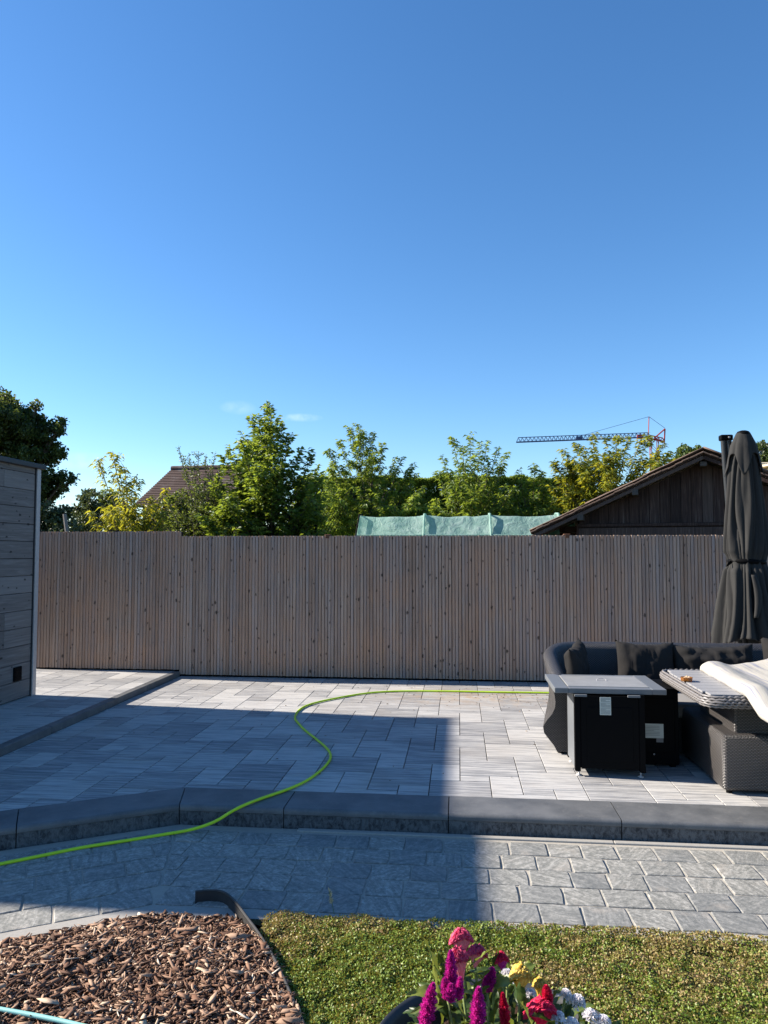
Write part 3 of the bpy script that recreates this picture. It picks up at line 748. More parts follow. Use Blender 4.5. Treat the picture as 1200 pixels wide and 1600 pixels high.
MB().lathe([(0, -.006), (.005, -.006), (.007, 0)], 10).build('screw', M['post_metal'], gc, loc=(-.0+local(gc, ony(1022, 1178, gy0)).x, -.209, local(gc, ony(1022, 1178, gy0)).z), rot=(PI/2, 0, 0))

# ---- rattan sofa
sf = thing('rattan_sofa', 'curved grey rattan corner sofa standing against the fence', 'sofa', (0, 0, TZ))
X0, Y0, Y1 = .76, 6.02, 6.88
# centreline of the back wall, from the left arm front, round the corner, along the back, round right corner
path = []
path.append((X0+.04, Y0)); path.append((X0+.035, Y0+.25))
rc = .34
for k in range(9):
    a = PI-(PI/2)*k/8; path.append((X0+.035+rc+rc*math.cos(a), Y1-rc+rc*math.sin(a)))
for x in np.linspace(X0+.6, 3.3, 12): path.append((x, Y1))
for k in range(1, 9):
    a = PI/2-(PI/2)*k/8; path.append((3.3+rc*math.cos(a), Y1-rc+rc*math.sin(a)))
for y in np.linspace(Y1-.5, 5.1, 6): path.append((3.3+rc, y))
def backwall(path):
    """section: outside flares at the foot, rounded top, inside face"""
    n = len(path); P = [Vector(p) for p in path]; secs = []; Ls = [0]
    for i in range(1, n): Ls.append(Ls[-1]+(P[i]-P[i-1]).length)
    mb = MB(); prof0 = [(-.075, .02), (-.075, .25), (-.075, .55)]
    m_ = None; vs = []; uvs = []
    for i in range(n):
        t = (P[min(i+1, n-1)]-P[max(i-1, 0)]).normalized(); nr = Vector((-t.y, t.x))     # left of travel = outside
        s = Ls[i]; H = .61+.17*min(1, max(0, (s-.05)/.75))**.8                     # arm lower, back higher
        flare = .07*math.exp(-((s-.0)/.35)**2)+.015
        prof = []
        for z in np.linspace(.02, H-.05, 12):
            tt = z/(H-.05); prof.append((.022+flare*1.45*math.exp(-((z-.20)/.12)**2)+.052*max(0, (tt-.55)/.45)**1.3, z))
        top = prof[-1][0]
        for k in range(1, 7):
            a = PI*k/7; prof.append((top-.06+.06*math.cos(a), H-.05+.055*math.sin(a)))
        for z in np.linspace(H-.05, .02, 6): prof.append((top-.125, z))
        v = 0
        for j, (o_, z) in enumerate(prof):
            q = P[i]+nr*o_
            if j: v += math.hypot(prof[j][0]-prof[j-1][0], prof[j][1]-prof[j-1][1])
            vs.append((q.x, q.y, z)); uvs.append((s*1.0, v))
        m_ = len(prof)
    fs = []
    for i in range(n-1):
        for j in range(m_-1): fs.append((i*m_+j, i*m_+j+1, (i+1)*m_+j+1, (i+1)*m_+j))
    b0 = len(vs)
    fs.append(tuple(range(m_))); fs.append(tuple(range((n-1)*m_+m_-1, (n-1)*m_-1, -1)))
    me = bpy.data.meshes.new('backrest'); me.from_pydata(vs, [], fs); ul = me.uv_layers.new(name='UV')
    for p in me.polygons:
        capf = len(p.vertices) > 4
        for li in p.loop_indices:
            vi = me.loops[li].vertex_index
            ul.data[li].uv = uvs[vi] if not capf else (vs[vi][0]+vs[vi][1], vs[vi][2])
    me.polygons.foreach_set('use_smooth', [len(p.vertices) == 4 for p in me.polygons]); me.update()
    me.set_sharp_from_angle(angle=R(60)); return me
link('backrest', backwall(path), M['rattan'], sf)
# front end facing: a dark woven panel on the arm end, and seat bases
sb = MB().box((X0+.10+1.38, (Y0+Y1)/2+.0, .16), (2.66, .70, .28), bev=.02); sb.box((3.28, 5.55, .16), (.56, .88, .28), bev=.02)
sb.build('seat_base', M['rattan'], sf, uvbox=True)
for i, (a_, b_) in enumerate(((.87, 1.62), (1.63, 2.35), (2.36, 3.02))):
    MB().box(((a_+b_)/2, Y0+.34, .355), (b_-a_-.01, .66, .11), bev=.035).build('seat_cushion', M['seat_grey'] if i == 1 else M['cushion'], sf, smooth=True)  # middle cushion's paler grey paints sunlight onto the seat
MB().box((3.28, 5.6, .355), (.54, .84, .11), bev=.035).build('seat_cushion', M['cushion'], sf, smooth=True)
for (xx, yy) in ((X0+.04, Y0+.06), (X0+.2, Y1-.1), (3.1, Y1-.08)):
    MB().lathe([(0, 0), (.025, 0), (.02, .03)], 12, (xx, yy, 0)).build('foot', M['black_matt'], sf)

# ---- loose cushions
def pillow(name, label, c, size, rot, seed, wr=.02, group='dark back cushions on the rattan sofa', nu=26):
    w, t, hh = size
    rs = random.Random(seed); off = rs.uniform(0, 50)
    def f(side):
        def g_(u, v):
            a, b2 = u*2-1, v*2-1
            e = (max(0, 1-abs(a)**3.2)*max(0, 1-abs(b2)**3.2))**.55
            pin = 1-.10*(abs(a)**4*(1-abs(b2)))-.0
            x = a*w/2*(1-.06*(1-abs(b2)**2)*abs(a)**3); z = b2*hh/2*(1-.06*(1-abs(a)**2)*abs(b2)**3)
            wrk = mn.noise(Vector((a*3.5+off, b2*1.6, side*3)))*wr*1.0+mn.noise(Vector((a*10+off, b2*3.5+a*2, side*5)))*wr*.9*(.5+abs(b2))
            y = side*(t/2*e + wrk*min(1, e*1.5))
            sag = -.02*(1-a*a)*(b2 > 0)*b2
            return (x, y, z+sag+mn.noise(Vector((a*4+off, 1, b2*2)))*.010)
        return g_
    mb = MB(); mb.grid(f(-1), nu, nu); mb.grid(f(1), nu, nu)
    me = mb.me(name, True); bm = bmesh.new(); bm.from_mesh(me); bmesh.ops.remove_doubles(bm, verts=bm.verts[:], dist=.0006); bmesh.ops.recalc_face_normals(bm, faces=bm.faces[:]); bm.to_mesh(me); bm.free()
    me.polygons.foreach_set('use_smooth', [True]*len(me.polygons)); me.materials.append(M['cushion'])
    o = bpy.data.objects.new(name, me); COL.objects.link(o); o.location = c; o.rotation_euler = rot
    return tag(o, label, 'cushion', group)
pc = atd(886, 1030, 6.35); pillow('cushion', 'dark cushion leaning in the left curve of the rattan sofa', (.985, 6.34, TZ+.62), (.50, .15, .44), (R(-8), R(-4), R(72)), 1, .022)
pillow('cushion', 'wide dark cushion propped near left end of sofa back, smooth front', (1.60, 6.62, TZ+.60), (.50, .19, .46), (R(-14), R(2), R(2)), 2, .016)
pillow('cushion', 'long crumpled dark cushion in the middle of the sofa back', (2.17, 6.63, TZ+.60), (.70, .20, .42), (R(-16), R(-1), R(0)), 3, .034)
pillow('cushion', 'dark cushion standing highest, below the closed parasol', (2.78, 6.42, TZ+.66), (.56, .20, .46), (R(-12), R(0), R(-14)), 5, .014)

# ---- dining table
dn = onz(1090, 1090, TZ+.65)
DX0, DY0, DY1 = 1.58, 4.985, 6.09; DX1 = 3.15; ZTOP = .67
print('dining', dn)
dt = thing('dining_table', 'big grey rattan lounge table with slatted top on woven pedestal', 'table', (0, 0, TZ))
def rrect(x0, x1, y0, y1, r, n=8):
    pts = []
    for (cx_, cy_, a0) in ((x0+r, y0+r, PI), (x1-r, y0+r, 1.5*PI), (x1-r, y1-r, 0), (x0+r, y1-r, .5*PI)):
        for k in range(n+1): a = a0+PI/2*k/n; pts.append((cx_+r*math.cos(a), cy_+r*math.sin(a)))
    return pts
for j in range(5):
    off = (.0, .012, .016, .012, .0)[j]; pts = rrect(DX0-off, DX1+off, DY0-off, DY1+off, .10+off)
    dense = []
    for i in range(len(pts)):
        a, b2 = Vector(pts[i]), Vector(pts[(i+1) % len(pts)]); k = max(1, int((b2-a).length/.012))
        for q in range(k): dense.append(a+(b2-a)*(q/k))
    s = 0; P3 = []; rad = []
    for i, p in enumerate(dense):
        if i: s += (dense[i]-dense[i-1]).length
        wob = math.sin(s/.040*2*PI+j*PI)
        P3.append((p.x, p.y, ZTOP-.006-j*.0155+.0035*wob)); rad.append(.0085+.0022*math.sin(s/.040*2*PI+j*PI+1))
    P3.append(P3[0]); rad.append(rad[0])
    MB().tube(P3, rad, 6, False).build('rim_strand', M['strand'], dt, smooth=True)
MB().prism(rrect(DX0+.004, DX1-.004, DY0+.004, DY1-.004, .10), ZTOP-.075, ZTOP-.012).build('table_bed', M['black_matt'], dt)
ns = 9; yy = DY0+.05; sw = (DY1-DY0-.10)/ns
for i in range(ns):
    y0_, y1_ = yy+i*sw+.005, yy+(i+1)*sw-.005; ins = .045 if i in (0, ns-1) else .028
    MB().box(((DX0+DX1)/2, (y0_+y1_)/2, ZTOP-.004), (DX1-DX0-2*ins, y1_-y0_, .014), bev=.002).build('slat', M['slat_top'], dt)
MB().box((1.83+.6, 5.22+.35, .32), (1.2, .72, .54), bev=.015).build('pedestal', M['rattan'], dt, uvbox=True)
# ---- woven base in front
bn = onz(1137, 1242, TZ); bf = onz(1070, 1190, TZ); print('base', bn, bf)
bm_ = MB()
ox0 = (bn.x+bf.x)/2-.0; oy0 = bn.y; oy1 = bf.y+.15
bm_.box((ox0+.70, (oy0+oy1)/2, .205), (1.40, oy1-oy0, .37), bev=.030)
bo = bm_.build('base', M['rattan'], dt, smooth=True, uvbox=True, auto=50)
for (xx, yy) in ((ox0+.05, oy0+.05), (ox0+.05, oy1-.05)): MB().lathe([(0, 0), (.02, 0), (.02, .03)], 10, (xx, yy, 0)).build('foot', M['black_matt'], dt)

# ---- ashtray
p = onz(1073, 1064, TZ+ZTOP+.005)
at_ = thing('ashtray', 'small amber glass ashtray full of cigarette ends on slatted table', 'ashtray', (p.x, p.y, TZ+ZTOP+.004))
MB().lathe([(0, 0), (.036, 0), (.041, .008), (.043, .028), (.037, .028), (.034, .010), (0, .008)], 8).build('bowl', M['amber'], at_)
cb_ = MB()
for i in range(16):
    a = rnd.uniform(0, 2*PI); r_ = rnd.uniform(0, .022); d = Vector((rnd.gauss(0, 1), rnd.gauss(0, 1), rnd.gauss(0, .5))).normalized()*.013
    c = Vector((r_*math.cos(a), r_*math.sin(a), .018+rnd.uniform(0, .012))); cb_.tube([c-d, c+d], .0038, 6)
o = cb_.build('cigarette_end', M['butts'], at_); o['kind'] = 'stuff'

# ---- folded pale cover on the table
EA = onz(1093, 1042, TZ+ZTOP+.03); EB = onz(1200, 1102, TZ+ZTOP+.03); print('cover', EA, EB)
def cover_pt(u, v, side):
    # u along the front edge (far left -> near right), v to the right
    a = EA+(EB-EA)*(u*1.12); ex = Vector((.93, .36, 0)); w = 1.25
    p = a+ex*(v*w)
    e = min(1, v/.07); e = math.sqrt(max(0, 1-(1-e)**2)); e2 = min(1, u/.05); e2 = math.sqrt(max(0, 1-(1-e2)**2)); e3 = min(1, (1-v)/.05)
    hump = .035*math.exp(-((v-.07)/.10)**2)+.075*math.exp(-((v-.66)/.22)**2)*(1-.5*u)+.003*math.sin(v*24+u*3)+.001*math.sin(v*61-u*5)
    base = TZ+ZTOP+.006
    if p.y < DY0-.03: base -= min(.08, (DY0-.03-p.y)*.35)
    th = .035+hump+.004*math.sin(u*9+v*4)
    z = base + (th*e*e2*max(0, e3)**.5 if side > 0 else 0)
    bul = .022*math.sin(min(1, max(0, (z-base)/.09))*PI)*(1 if v < .06 else 0)*(-1)
    return (p.x+ex.x*bul, p.y+ex.y*bul, z+(.008*mn.noise(Vector((u*9, v*9, 0))) if side > 0 else 0))
cm = MB(); NU, NV = 44, 60
vmap = lambda v: v**1.6
cm.grid(lambda a, b2: cover_pt(a, vmap(b2), 1), NU, NV)
cm.grid(lambda a, b2: cover_pt(a, vmap(b2), -1), NU, 8)
me = cm.me('table_cover', True); uvl = me.uv_layers.new(name='UV')
for p_ in me.polygons:
    for li in p_.loop_indices:
        vi = me.loops[li].vertex_index; k_ = vi % ((NU+1)*(NV+1)) if vi < (NU+1)*(NV+1) else 0
        uvl.data[li].uv = ((k_ % (NU+1))/NU, (k_//(NU+1))/NV)
tag(link('table_cover', me, M['cover']), 'cream striped cover folded over right side of slatted table', 'cover')

# ---- closed parasol
PD = 7.45
pb = atd(1170, 1010, PD); ptop = atd(1170, 676, PD)
um = thing('parasol', 'closed dark grey cantilever parasol tied with strap behind sofa', 'parasol', (pb.x, pb.y, TZ))
ZTp = ptop.z-TZ; ZBt = atd(1168, 1003, PD).z-TZ
print('parasol', pb, ZTp, ZBt)
def canopy(u, v):
    th = u*2*PI; z = ZTp-(ZTp-ZBt)*v
    # radius profile along the height
    prof = [(0, .035), (.02, .065), (.05, .088), (.09, .108), (.17, .122), (.28, .138), (.4, .160), (.52, .178), (.58, .180), (.615, .165), (.66, .185), (.8, .24), (1, .30)]
    for (a, ra), (b2, rb) in zip(prof[:-1], prof[1:]):
        if a <= v <= b2: r_ = ra+(rb-ra)*(v-a)/(b2-a); break
    depth = .40*min(1, v/.15)
    if .58 < v < .65: depth *= .45
    ph = 1.1*mn.noise(Vector((math.cos(th)*1.3, math.sin(th)*1.3, v*1.8)))
    fold = abs(math.sin(th*4.5+ph*2.2+v*.8))**.45-.62 + .45*(abs(math.sin(th*9+ph*3+2))-.5)
    r_ = r_*(1+depth*fold)
    if v > .93:                                       # ragged hem
        z += .05*math.sin(th*3+1)*(v-.93)/.07*1.2
    lean = .0
    return (r_*math.cos(th), r_*math.sin(th)*.85, z)
cv = MB().grid(canopy, 160, 70)
cvo = cv.build('canopy', M['parasol'], um, smooth=True)
md = cvo.modifiers.new('s', 'SOLIDIFY'); md.thickness = .003
# upper vent flap: shorter layer hanging over the top with pointed corners
def flap(u, v):
    th = u*2*PI; tip = .5+.5*abs(math.cos(th*2+.6))**3*1.0
    vv = v*tip*.21; r_ = (.050+.90*vv if vv < .06 else .104+.33*(vv-.06))+.016*abs(math.sin(th*5))*v+.014
    return (r_*math.cos(th)*1.02, r_*math.sin(th)*.88, ZTp+.012-(ZTp-ZBt)*vv)
fo = MB().grid(flap, 96, 14).build('vent_flap', M['parasol'], um, smooth=True); md = fo.modifiers.new('s', 'SOLIDIFY'); md.thickness = .003
MB().lathe([(0, .035), (.03, .034), (.055, .024), (.065, .008), (.068, -.01)], 24, (0, 0, ZTp+.005)).build('top_cap', M['black'], um, smooth=True)
zs = ZTp-(ZTp-ZBt)*.615
def strapf(u, v):
    th = u*2*PI; return (.186*math.cos(th), .160*math.sin(th), zs-.022+.044*v+.006*math.sin(th*2))
so_ = MB().grid(strapf, 48, 2).build('strap', M['black'], um, smooth=True); md = so_.modifiers.new('s', 'SOLIDIFY'); md.thickness = .004
MB().add([(-.17, -.06, zs+.015), (-.225, -.09, zs-.03), (-.235, -.09, zs-.055), (-.215, -.085, zs-.05), (-.165, -.06, zs-.02)], [(0, 1, 2, 3, 4)]).build('strap_tail', M['black'], um)
def strip(u, v):
    return (-.035+.07*u*(.55+.45*math.sin(v*PI))-.01+.02*math.sin(v*3), -.23-.035*v-.012*math.sin(u*PI), zs-.13-.42*v)
s_ = MB().grid(strip, 4, 16).build('hanging_strap', M['parasol'], um, smooth=True); md = s_.modifiers.new('s', 'SOLIDIFY'); md.thickness = .004
# mast: oval tube leaning past the canopy on the left
ma = local(um, atd(1134, 686, PD+.25)); mb_ = local(um, atd(1148, 870, PD+.25)); md_ = (mb_-ma).normalized()
end = ma+md_*((ma.z-.1)/-md_.z)
for (ox, oy, rr_) in ((-.024, 0, .030), (.024, -.01, .030)):
    MB().tube([ma+Vector((ox, oy, 0)), ma+(end-ma)*.3+Vector((ox, oy, 0)), end+Vector((ox, oy, 0))], rr_, 14).build('mast', M['parasol_metal'], um, smooth=True, auto=40)
MB().box(ma+Vector((0, 0, .012)), (.125, .085, .06), bev=.012).build('mast_cap', M['black'], um)
MB().lathe([(0, .006), (.01, .005), (.011, 0)], 10).build('bolt', M['post_metal'], um, loc=ma+Vector((.02, -.046, .012)), rot=(PI/2, 0, 0))
MB().box((end.x, end.y, .045), (.75, .75, .09), bev=.01).build('base', M['black_matt'], um)

# ================================================================ HOSES
def catmull(P, n=10):
    out = []; P = [P[0]]+P+[P[-1]]
    for i in range(1, len(P)-2):
        p0, p1, p2, p3 = P[i-1:i+3]
        for k in range(n):
            t = k/n; out.append(.5*((2*p1)+(p2-p0)*t+(2*p0-5*p1+4*p2-p3)*t*t+(3*p1-p0-3*p2+p3)*t**3))
    out.append(P[-2]); return out
hr = .0095
hp = []
for (px, py, z) in [(-140, 1372, 0), (-60, 1362, 0), (0, 1350, 0), (60, 1338, 0), (130, 1324, 0), (200, 1313, 0), (255, 1304, 0), (300, 1296, .012), (335, 1284, .04), (362, 1268, .09), (384, 1257, .121),
                    (410, 1247, .12), (450, 1233, .12), (480, 1219, .12), (504, 1201, .12), (516, 1185, .12), (513, 1172, .12), (497, 1157, .12), (478, 1142, .12),
                    (467, 1131, .12), (461, 1121, .12), (468, 1109, .12), (486, 1100, .12), (520, 1092, .12), (570, 1083.5, .12), (620, 1080, .12), (700, 1080, .12), (780, 1081.5, .12), (858, 1082.5, .12), (930, 1084, .12)]:
    hp.append(onz(px, py, z+hr+.002))
hs = MB().tube(catmull(hp, 8), hr, 10).build('garden_hose', M['hose'], None, smooth=True)
tag(hs, 'bright green garden hose winding across terrace and over stone step', 'hose')

# dry litter blown against the fence and over the paving
n = 420; X = np.concatenate([RG.uniform(-3.4, 3., 150), RG.normal(.35, .8, 170), RG.uniform(-3., 3.5, 100)]); Y = np.concatenate([YF-.02-np.abs(RG.normal(0, .05, 150)), RG.normal(8.35, .3, 170), RG.uniform(5.2, 9, 100)])
P = np.stack([X, np.minimum(Y, YF-.01), np.full(n, ZT+.004)], 1); D = RG.normal(size=(n, 3)); D[:, 2] *= .12
tag(link('leaf_litter', leaves_mesh('leaf_litter', P, D, RG.uniform(.008, .035, n), RG.uniform(.004, .012, n), RG.uniform(.1, .75, n), .3, -.05), M['litter']), 'dry brown crumbs and leaves scattered on the paving', 'leaf litter', kind='stuff')
# ================================================================ MULCH, EDGING, LAWN
edge_px = [(305, 1396), (330, 1394), (350, 1397), (366, 1410), (385, 1435), (405, 1462), (428, 1500), (447, 1540), (462, 1575), (473, 1600), (490, 1660), (515, 1760)]
ep = catmull([onz(a, b2, .045) for a, b2 in edge_px], 6)
em = MB()
def edge_strip(pts, t=.0035, z0=-.03, z1=.05):
    vs = []; n = len(pts)
    for i, p in enumerate(pts):
        tn = (pts[min(i+1, n-1)]-pts[max(i-1, 0)]); tn.z = 0; tn.normalize(); nn_ = Vector((-tn.y, tn.x, 0))*t
        w = .008*math.sin(i*.35); zt = z1+.006*math.sin(i*.23)
        for (s, z) in ((-1, z0), (1, z0), (1.2, zt), (-1.2, zt)): q = p+nn_*s; vs.append((q.x, q.y, z))
    fs = []
    for i in range(n-1):
        for k in range(4): k2 = (k+1) % 4; fs.append((i*4+k, i*4+k2, (i+1)*4+k2, (i+1)*4+k))
    fs.append((3, 2, 1, 0)); fs.append(((n-1)*4, (n-1)*4+1, (n-1)*4+2, (n-1)*4+3)); return vs, fs
em.add(*edge_strip(ep)); em.tube([p+Vector((0, 0, .008)) for p in ep], .006, 8)
tag(em.build('bed_edging', M['edging'], None), 'thin dark plastic edging strip between bark mulch and lawn', 'edging')

ledge = KY-PW-.055
mp_all = [(p.x, p.y) for p in ep]
def path_edge_left(x):            # lawn side edge of the bent run
    return ledge+(x-(KX+PW*tm))*math.tan(ang) if x < KX+PW*tm else ledge
# mulch outline
mp = [(p.x, p.y) for p in ep if p.y < ledge-.035]
tl = []
for x in np.linspace(mp[0][0]-.03, -4.2, 24): tl.append((float(x), path_edge_left(x)-.002))
mpoly = tl+[(-4.2, .2), (mp[-1][0], .2)]+mp[::-1]
def pip(x, y, poly):
    x = np.asarray(x); y = np.asarray(y); ins = np.zeros(x.shape, bool); n = len(poly)
    for i in range(n):
        x1, y1 = poly[i]; x2, y2 = poly[(i+1) % n]
        if y1 == y2: continue
        c = ((y1 > y) != (y2 > y)) & (x < (x2-x1)*(y-y1)/(y2-y1)+x1); ins ^= c
    return ins
def dist_poly(x, y, pts):
    d = np.full(x.shape, 9.)
    for (x1, y1), (x2, y2) in zip(pts[:-1], pts[1:]):
        vx, vy = x2-x1, y2-y1; L2 = vx*vx+vy*vy+1e-9; t = np.clip(((x-x1)*vx+(y-y1)*vy)/L2, 0, 1)
        d = np.minimum(d, np.hypot(x-x1-t*vx, y-y1-t*vy))
    return d
def mulch_z(x, y):
    x = np.asarray(x); y = np.asarray(y)
    d = dist_poly(x, y, tl); d2 = dist_poly(x, y, mp)
    return -.012+.055*np.minimum(1, d/.35)*1.0 + .012*np.sin(x*7.1+y*3)*np.sin(y*6.3-x*2)*np.minimum(1, d/.2) - .0*d2
nx, ny = 90, 90; xs_ = np.linspace(-4.2, .2, nx); ys_ = np.linspace(.2, 3.7, ny); XX, YY = np.meshgrid(xs_, ys_); IN = pip(XX, YY, mpoly); ZZ = mulch_z(XX, YY)
vid = -np.ones(XX.shape, int); vs = []; fs = []
for j in range(ny-1):
    for i in range(nx-1):
        if IN[j, i] and IN[j+1, i] and IN[j, i+1] and IN[j+1, i+1]:
            q = []
            for (jj, ii) in ((j, i), (j, i+1), (j+1, i+1), (j+1, i)):
                if vid[jj, ii] < 0: vid[jj, ii] = len(vs); vs.append((XX[jj, ii], YY[jj, ii], ZZ[jj, ii]))
                q.append(int(vid[jj, ii]))
            fs.append(tuple(q))
mo = MB().add(vs, fs).build('mulch_bed', M['mulch_base'], None, smooth=True); tag(mo, kind='structure')
# chips
def chips(N, smin, smax, lift, name, label, wmax=.4):
    X = RG.uniform(-3.1, .15, N*3); Y = RG.uniform(1.75, 3.6, N*3); ok = pip(X, Y, mpoly)
    pr_ = 600+F*((X*_r.x+Y*_r.y)/(X*_f0.x+Y*_f0.y)); ok &= (pr_ > -120) & (Y > 1.8); X, Y = X[ok][:N], Y[ok][:N]; n = len(X)
    Z = mulch_z(X, Y)+RG.uniform(-.004, lift, n)
    Ln = RG.uniform(smin, smax, n)*np.exp(RG.normal(0, .25, n)); Wn = Ln*RG.uniform(.10, wmax*.8, n)*RG.choice([1, 1, 1.6], n); Tn = np.minimum(Wn*.5, RG.uniform(.0015, .005, n))
    yaw = RG.uniform(0, 2*np.pi, n)+0; pit = RG.normal(0, .22, n); rol = RG.normal(0, .45, n)
    D = np.stack([np.cos(yaw)*np.cos(pit), np.sin(yaw)*np.cos(pit), np.sin(pit)], 1)
    S0 = np.stack([-np.sin(yaw), np.cos(yaw), 0*yaw], 1); N0 = np.cross(D, S0)
    S = S0*np.cos(rol)[:, None]+N0*np.sin(rol)[:, None]; Nn = np.cross(D, S)
    C = np.stack([X, Y, Z], 1)
    # 6-corner splinter top, same below
    base = np.array([(-.5, -.25), (-.3, .5), (.25, .42), (.5, .05), (.38, -.4), (-.2, -.5)])
    V = []
    jit = RG.normal(0, .09, (n, 6, 2))
    for s in (1, -1):
        for k in range(6):
            a = base[k][0]+jit[:, k, 0]; b2 = base[k][1]+jit[:, k, 1]*1.4
            V.append(C+D*(a*Ln)[:, None]+S*(b2*Wn)[:, None]+Nn*(s*Tn/2+a*a*Ln*.12)[:, None])
    V = np.stack(V, 1).reshape(-1, 3)
    b_ = (np.arange(n)*12)[:, None]; T = []
    for q in ((0, 5, 4, 1), (1, 4, 3, 2), (6, 7, 10, 11), (7, 8, 9, 10)): T.append(b_+np.array([q]))
    for k in range(6): T.append(b_+np.array([(k, (k+1) % 6, 6+(k+1) % 6, 6+k)]))
    Fc = np.concatenate(T, 0); tone = np.clip(RG.beta(1.15, 1.6, n)+(RG.random(n) > .955)*.35, 0, 1)
    o = link(name, np_indexed(name, V, Fc, np.repeat(tone, 12)), M['chip']); return tag(o, label, 'bark mulch', kind='stuff')
chips(30000, .009, .030, .016, 'bark_mulch', 'reddish brown bark chips covering the planting bed')
chips(5200, .028, .060, .024, 'bark_mulch', 'larger pale bark splinters scattered over mulch bed', .34)

# lawn
lp_ = [(ep[0].x+.06, ledge-.0)]+[(p.x, p.y) for p in ep[12:]]
lawn_poly = [(6.3, ledge), (ep[0].x+.10, ledge)]+[(p.x+.004, p.y) for p in ep[8:]]+[(mp[-1][0], -.5), (6.3, -.5)]
lw = MB().add([(x, y, -.004) for x, y in lawn_poly], [tuple(range(len(lawn_poly)))]).build('lawn', M['lawn']); tag(lw, kind='structure')
N = 430000
X = RG.uniform(-.9, 2.5, N); Y = RG.uniform(1.55, ledge+.03+0, N); ok = pip(X, Y, [(6.3, ledge+.02)]+[(ep[0].x+.10, ledge+.02)]+lawn_poly[2:])
sx_ = 600+F*((X*_r.x+Y*_r.y)/(X*_f0.x+Y*_f0.y)); ok &= (sx_ > 280) & (sx_ < 1290); X, Y = X[ok], Y[ok]; n = len(X)
def vnoise(x, y, s, seed):
    rg = np.random.default_rng(seed); T = rg.random((64, 64)); gx = x*s; gy = y*s; ix = np.floor(gx).astype(int); iy = np.floor(gy).astype(int); fx = gx-ix; fy = gy-iy
    fx = fx*fx*(3-2*fx); fy = fy*fy*(3-2*fy); g_ = lambda a, b2: T[a % 64, b2 % 64]
    return (g_(ix, iy)*(1-fx)+g_(ix+1, iy)*fx)*(1-fy)+(g_(ix, iy+1)*(1-fx)+g_(ix+1, iy+1)*fx)*fy
dry = .50*vnoise(X, Y, 2.6, 1)+.42*vnoise(X, Y, 8, 2)+.25*vnoise(X, Y, 21, 3)-.09
dry = dry+np.clip((X-.15)/1.4, 0, 1)*.27+.30*np.exp(-((ledge-Y)/.10))+.34*np.exp(-(((X+.88)/.28)**2+((Y-3.33)/.25)**2))-.09
hump = .012*vnoise(X, Y, 5, 4)+.022*vnoise(X, Y, 23, 5)
tall = np.clip(1.2-dist_poly(X, Y, mp)/.10, 0, 1)*(Y < 3.0)
bare = vnoise(X, Y, 9, 8)*.6+vnoise(X, Y, 27, 9)*.4
kp = RG.random(n) < np.clip((.86-bare)*4.5, .12, 1)
X, Y, dry, hump, tall = X[kp], Y[kp], dry[kp], hump[kp], tall[kp]; n = len(X)
isdry = RG.random(n) < np.clip((dry-.38)*2.3, .02, .9)
tone = np.where(isdry, RG.uniform(.66, 1.0, n), np.clip(RG.normal(.3, .17, n), 0, .58))
H0 = RG.uniform(0, .016, n)+hump+tall*.012
P = np.stack([X, Y, -.003+H0], 1); D = RG.normal(size=(n, 3)); D[:, 2] = np.abs(D[:, 2])*.55+.12
Ln = RG.uniform(.006, .0145, n); lm = leaves_mesh('lawn_leaves', P, D, Ln, Ln*RG.uniform(.5, .95, n), tone, .2, .12)
tag(link('lawn_leaves', lm, M['clover']), 'short green and dry brown clover turf covering the lawn', 'grass', kind='stuff')
# blades
N = 70000
i_ = RG.integers(0, n, N); keep = (RG.random(N) < .5+.5*tall[i_]); i_ = i_[keep]; P = P[i_]; P[:, 2] = -.004; D = RG.normal(size=(len(i_), 3))*.5; D[:, 2] = 1
Ln = RG.uniform(.014, .038, len(i_))*(1+1.2*tall[i_]); lm = leaves_mesh('grass_blades', P, D, Ln, .0032+0*Ln, np.clip(tone[i_]*.8+RG.normal(0, .1, len(i_)), 0, 1), .2, .35)
tag(link('grass_blades', lm, M['blade']), 'thin grass blades standing among clover turf', 'grass', kind='stuff')
# seed head
p = onz(522, 1428, 0)
sd = thing('grass_stalk', 'lone pale grass seed head standing up at edge of lawn', 'grass stalk', p)
tp = ony(514, 1392, p.y)-p
MB().tube([(0, 0, 0), (tp.x*.4, 0, tp.z*.5), tp], .0012, 5).build('stem', M['blade'], sd)
n = 46; t = RG.uniform(.45, 1, n); P = np.array([[tp.x*(k*.9+.1), 0, tp.z*k] for k in t])+RG.normal(0, .002, (n, 3)); D = RG.normal(0, .6, (n, 3)); D[:, 2] = 1
link('seed_head', leaves_mesh('seed_head', P, D, .017, .006, np.full(n, .95), .3, .0), simple('straw', (.5, .44, .28), .8, .2), sd)
# turquoise hose bottom-left, lying on the mulch
hp = [onz(px, py, .072) for px, py in ((-260, 1540), (-120, 1556), (0, 1577), (60, 1588), (115, 1600), (200, 1622), (330, 1670))]
tag(MB().tube(catmull(hp, 10), .0085, 10).build('garden_hose', M['hose2'], None, smooth=True), 'pale turquoise hose lying over bark mulch in bottom left corner', 'hose')

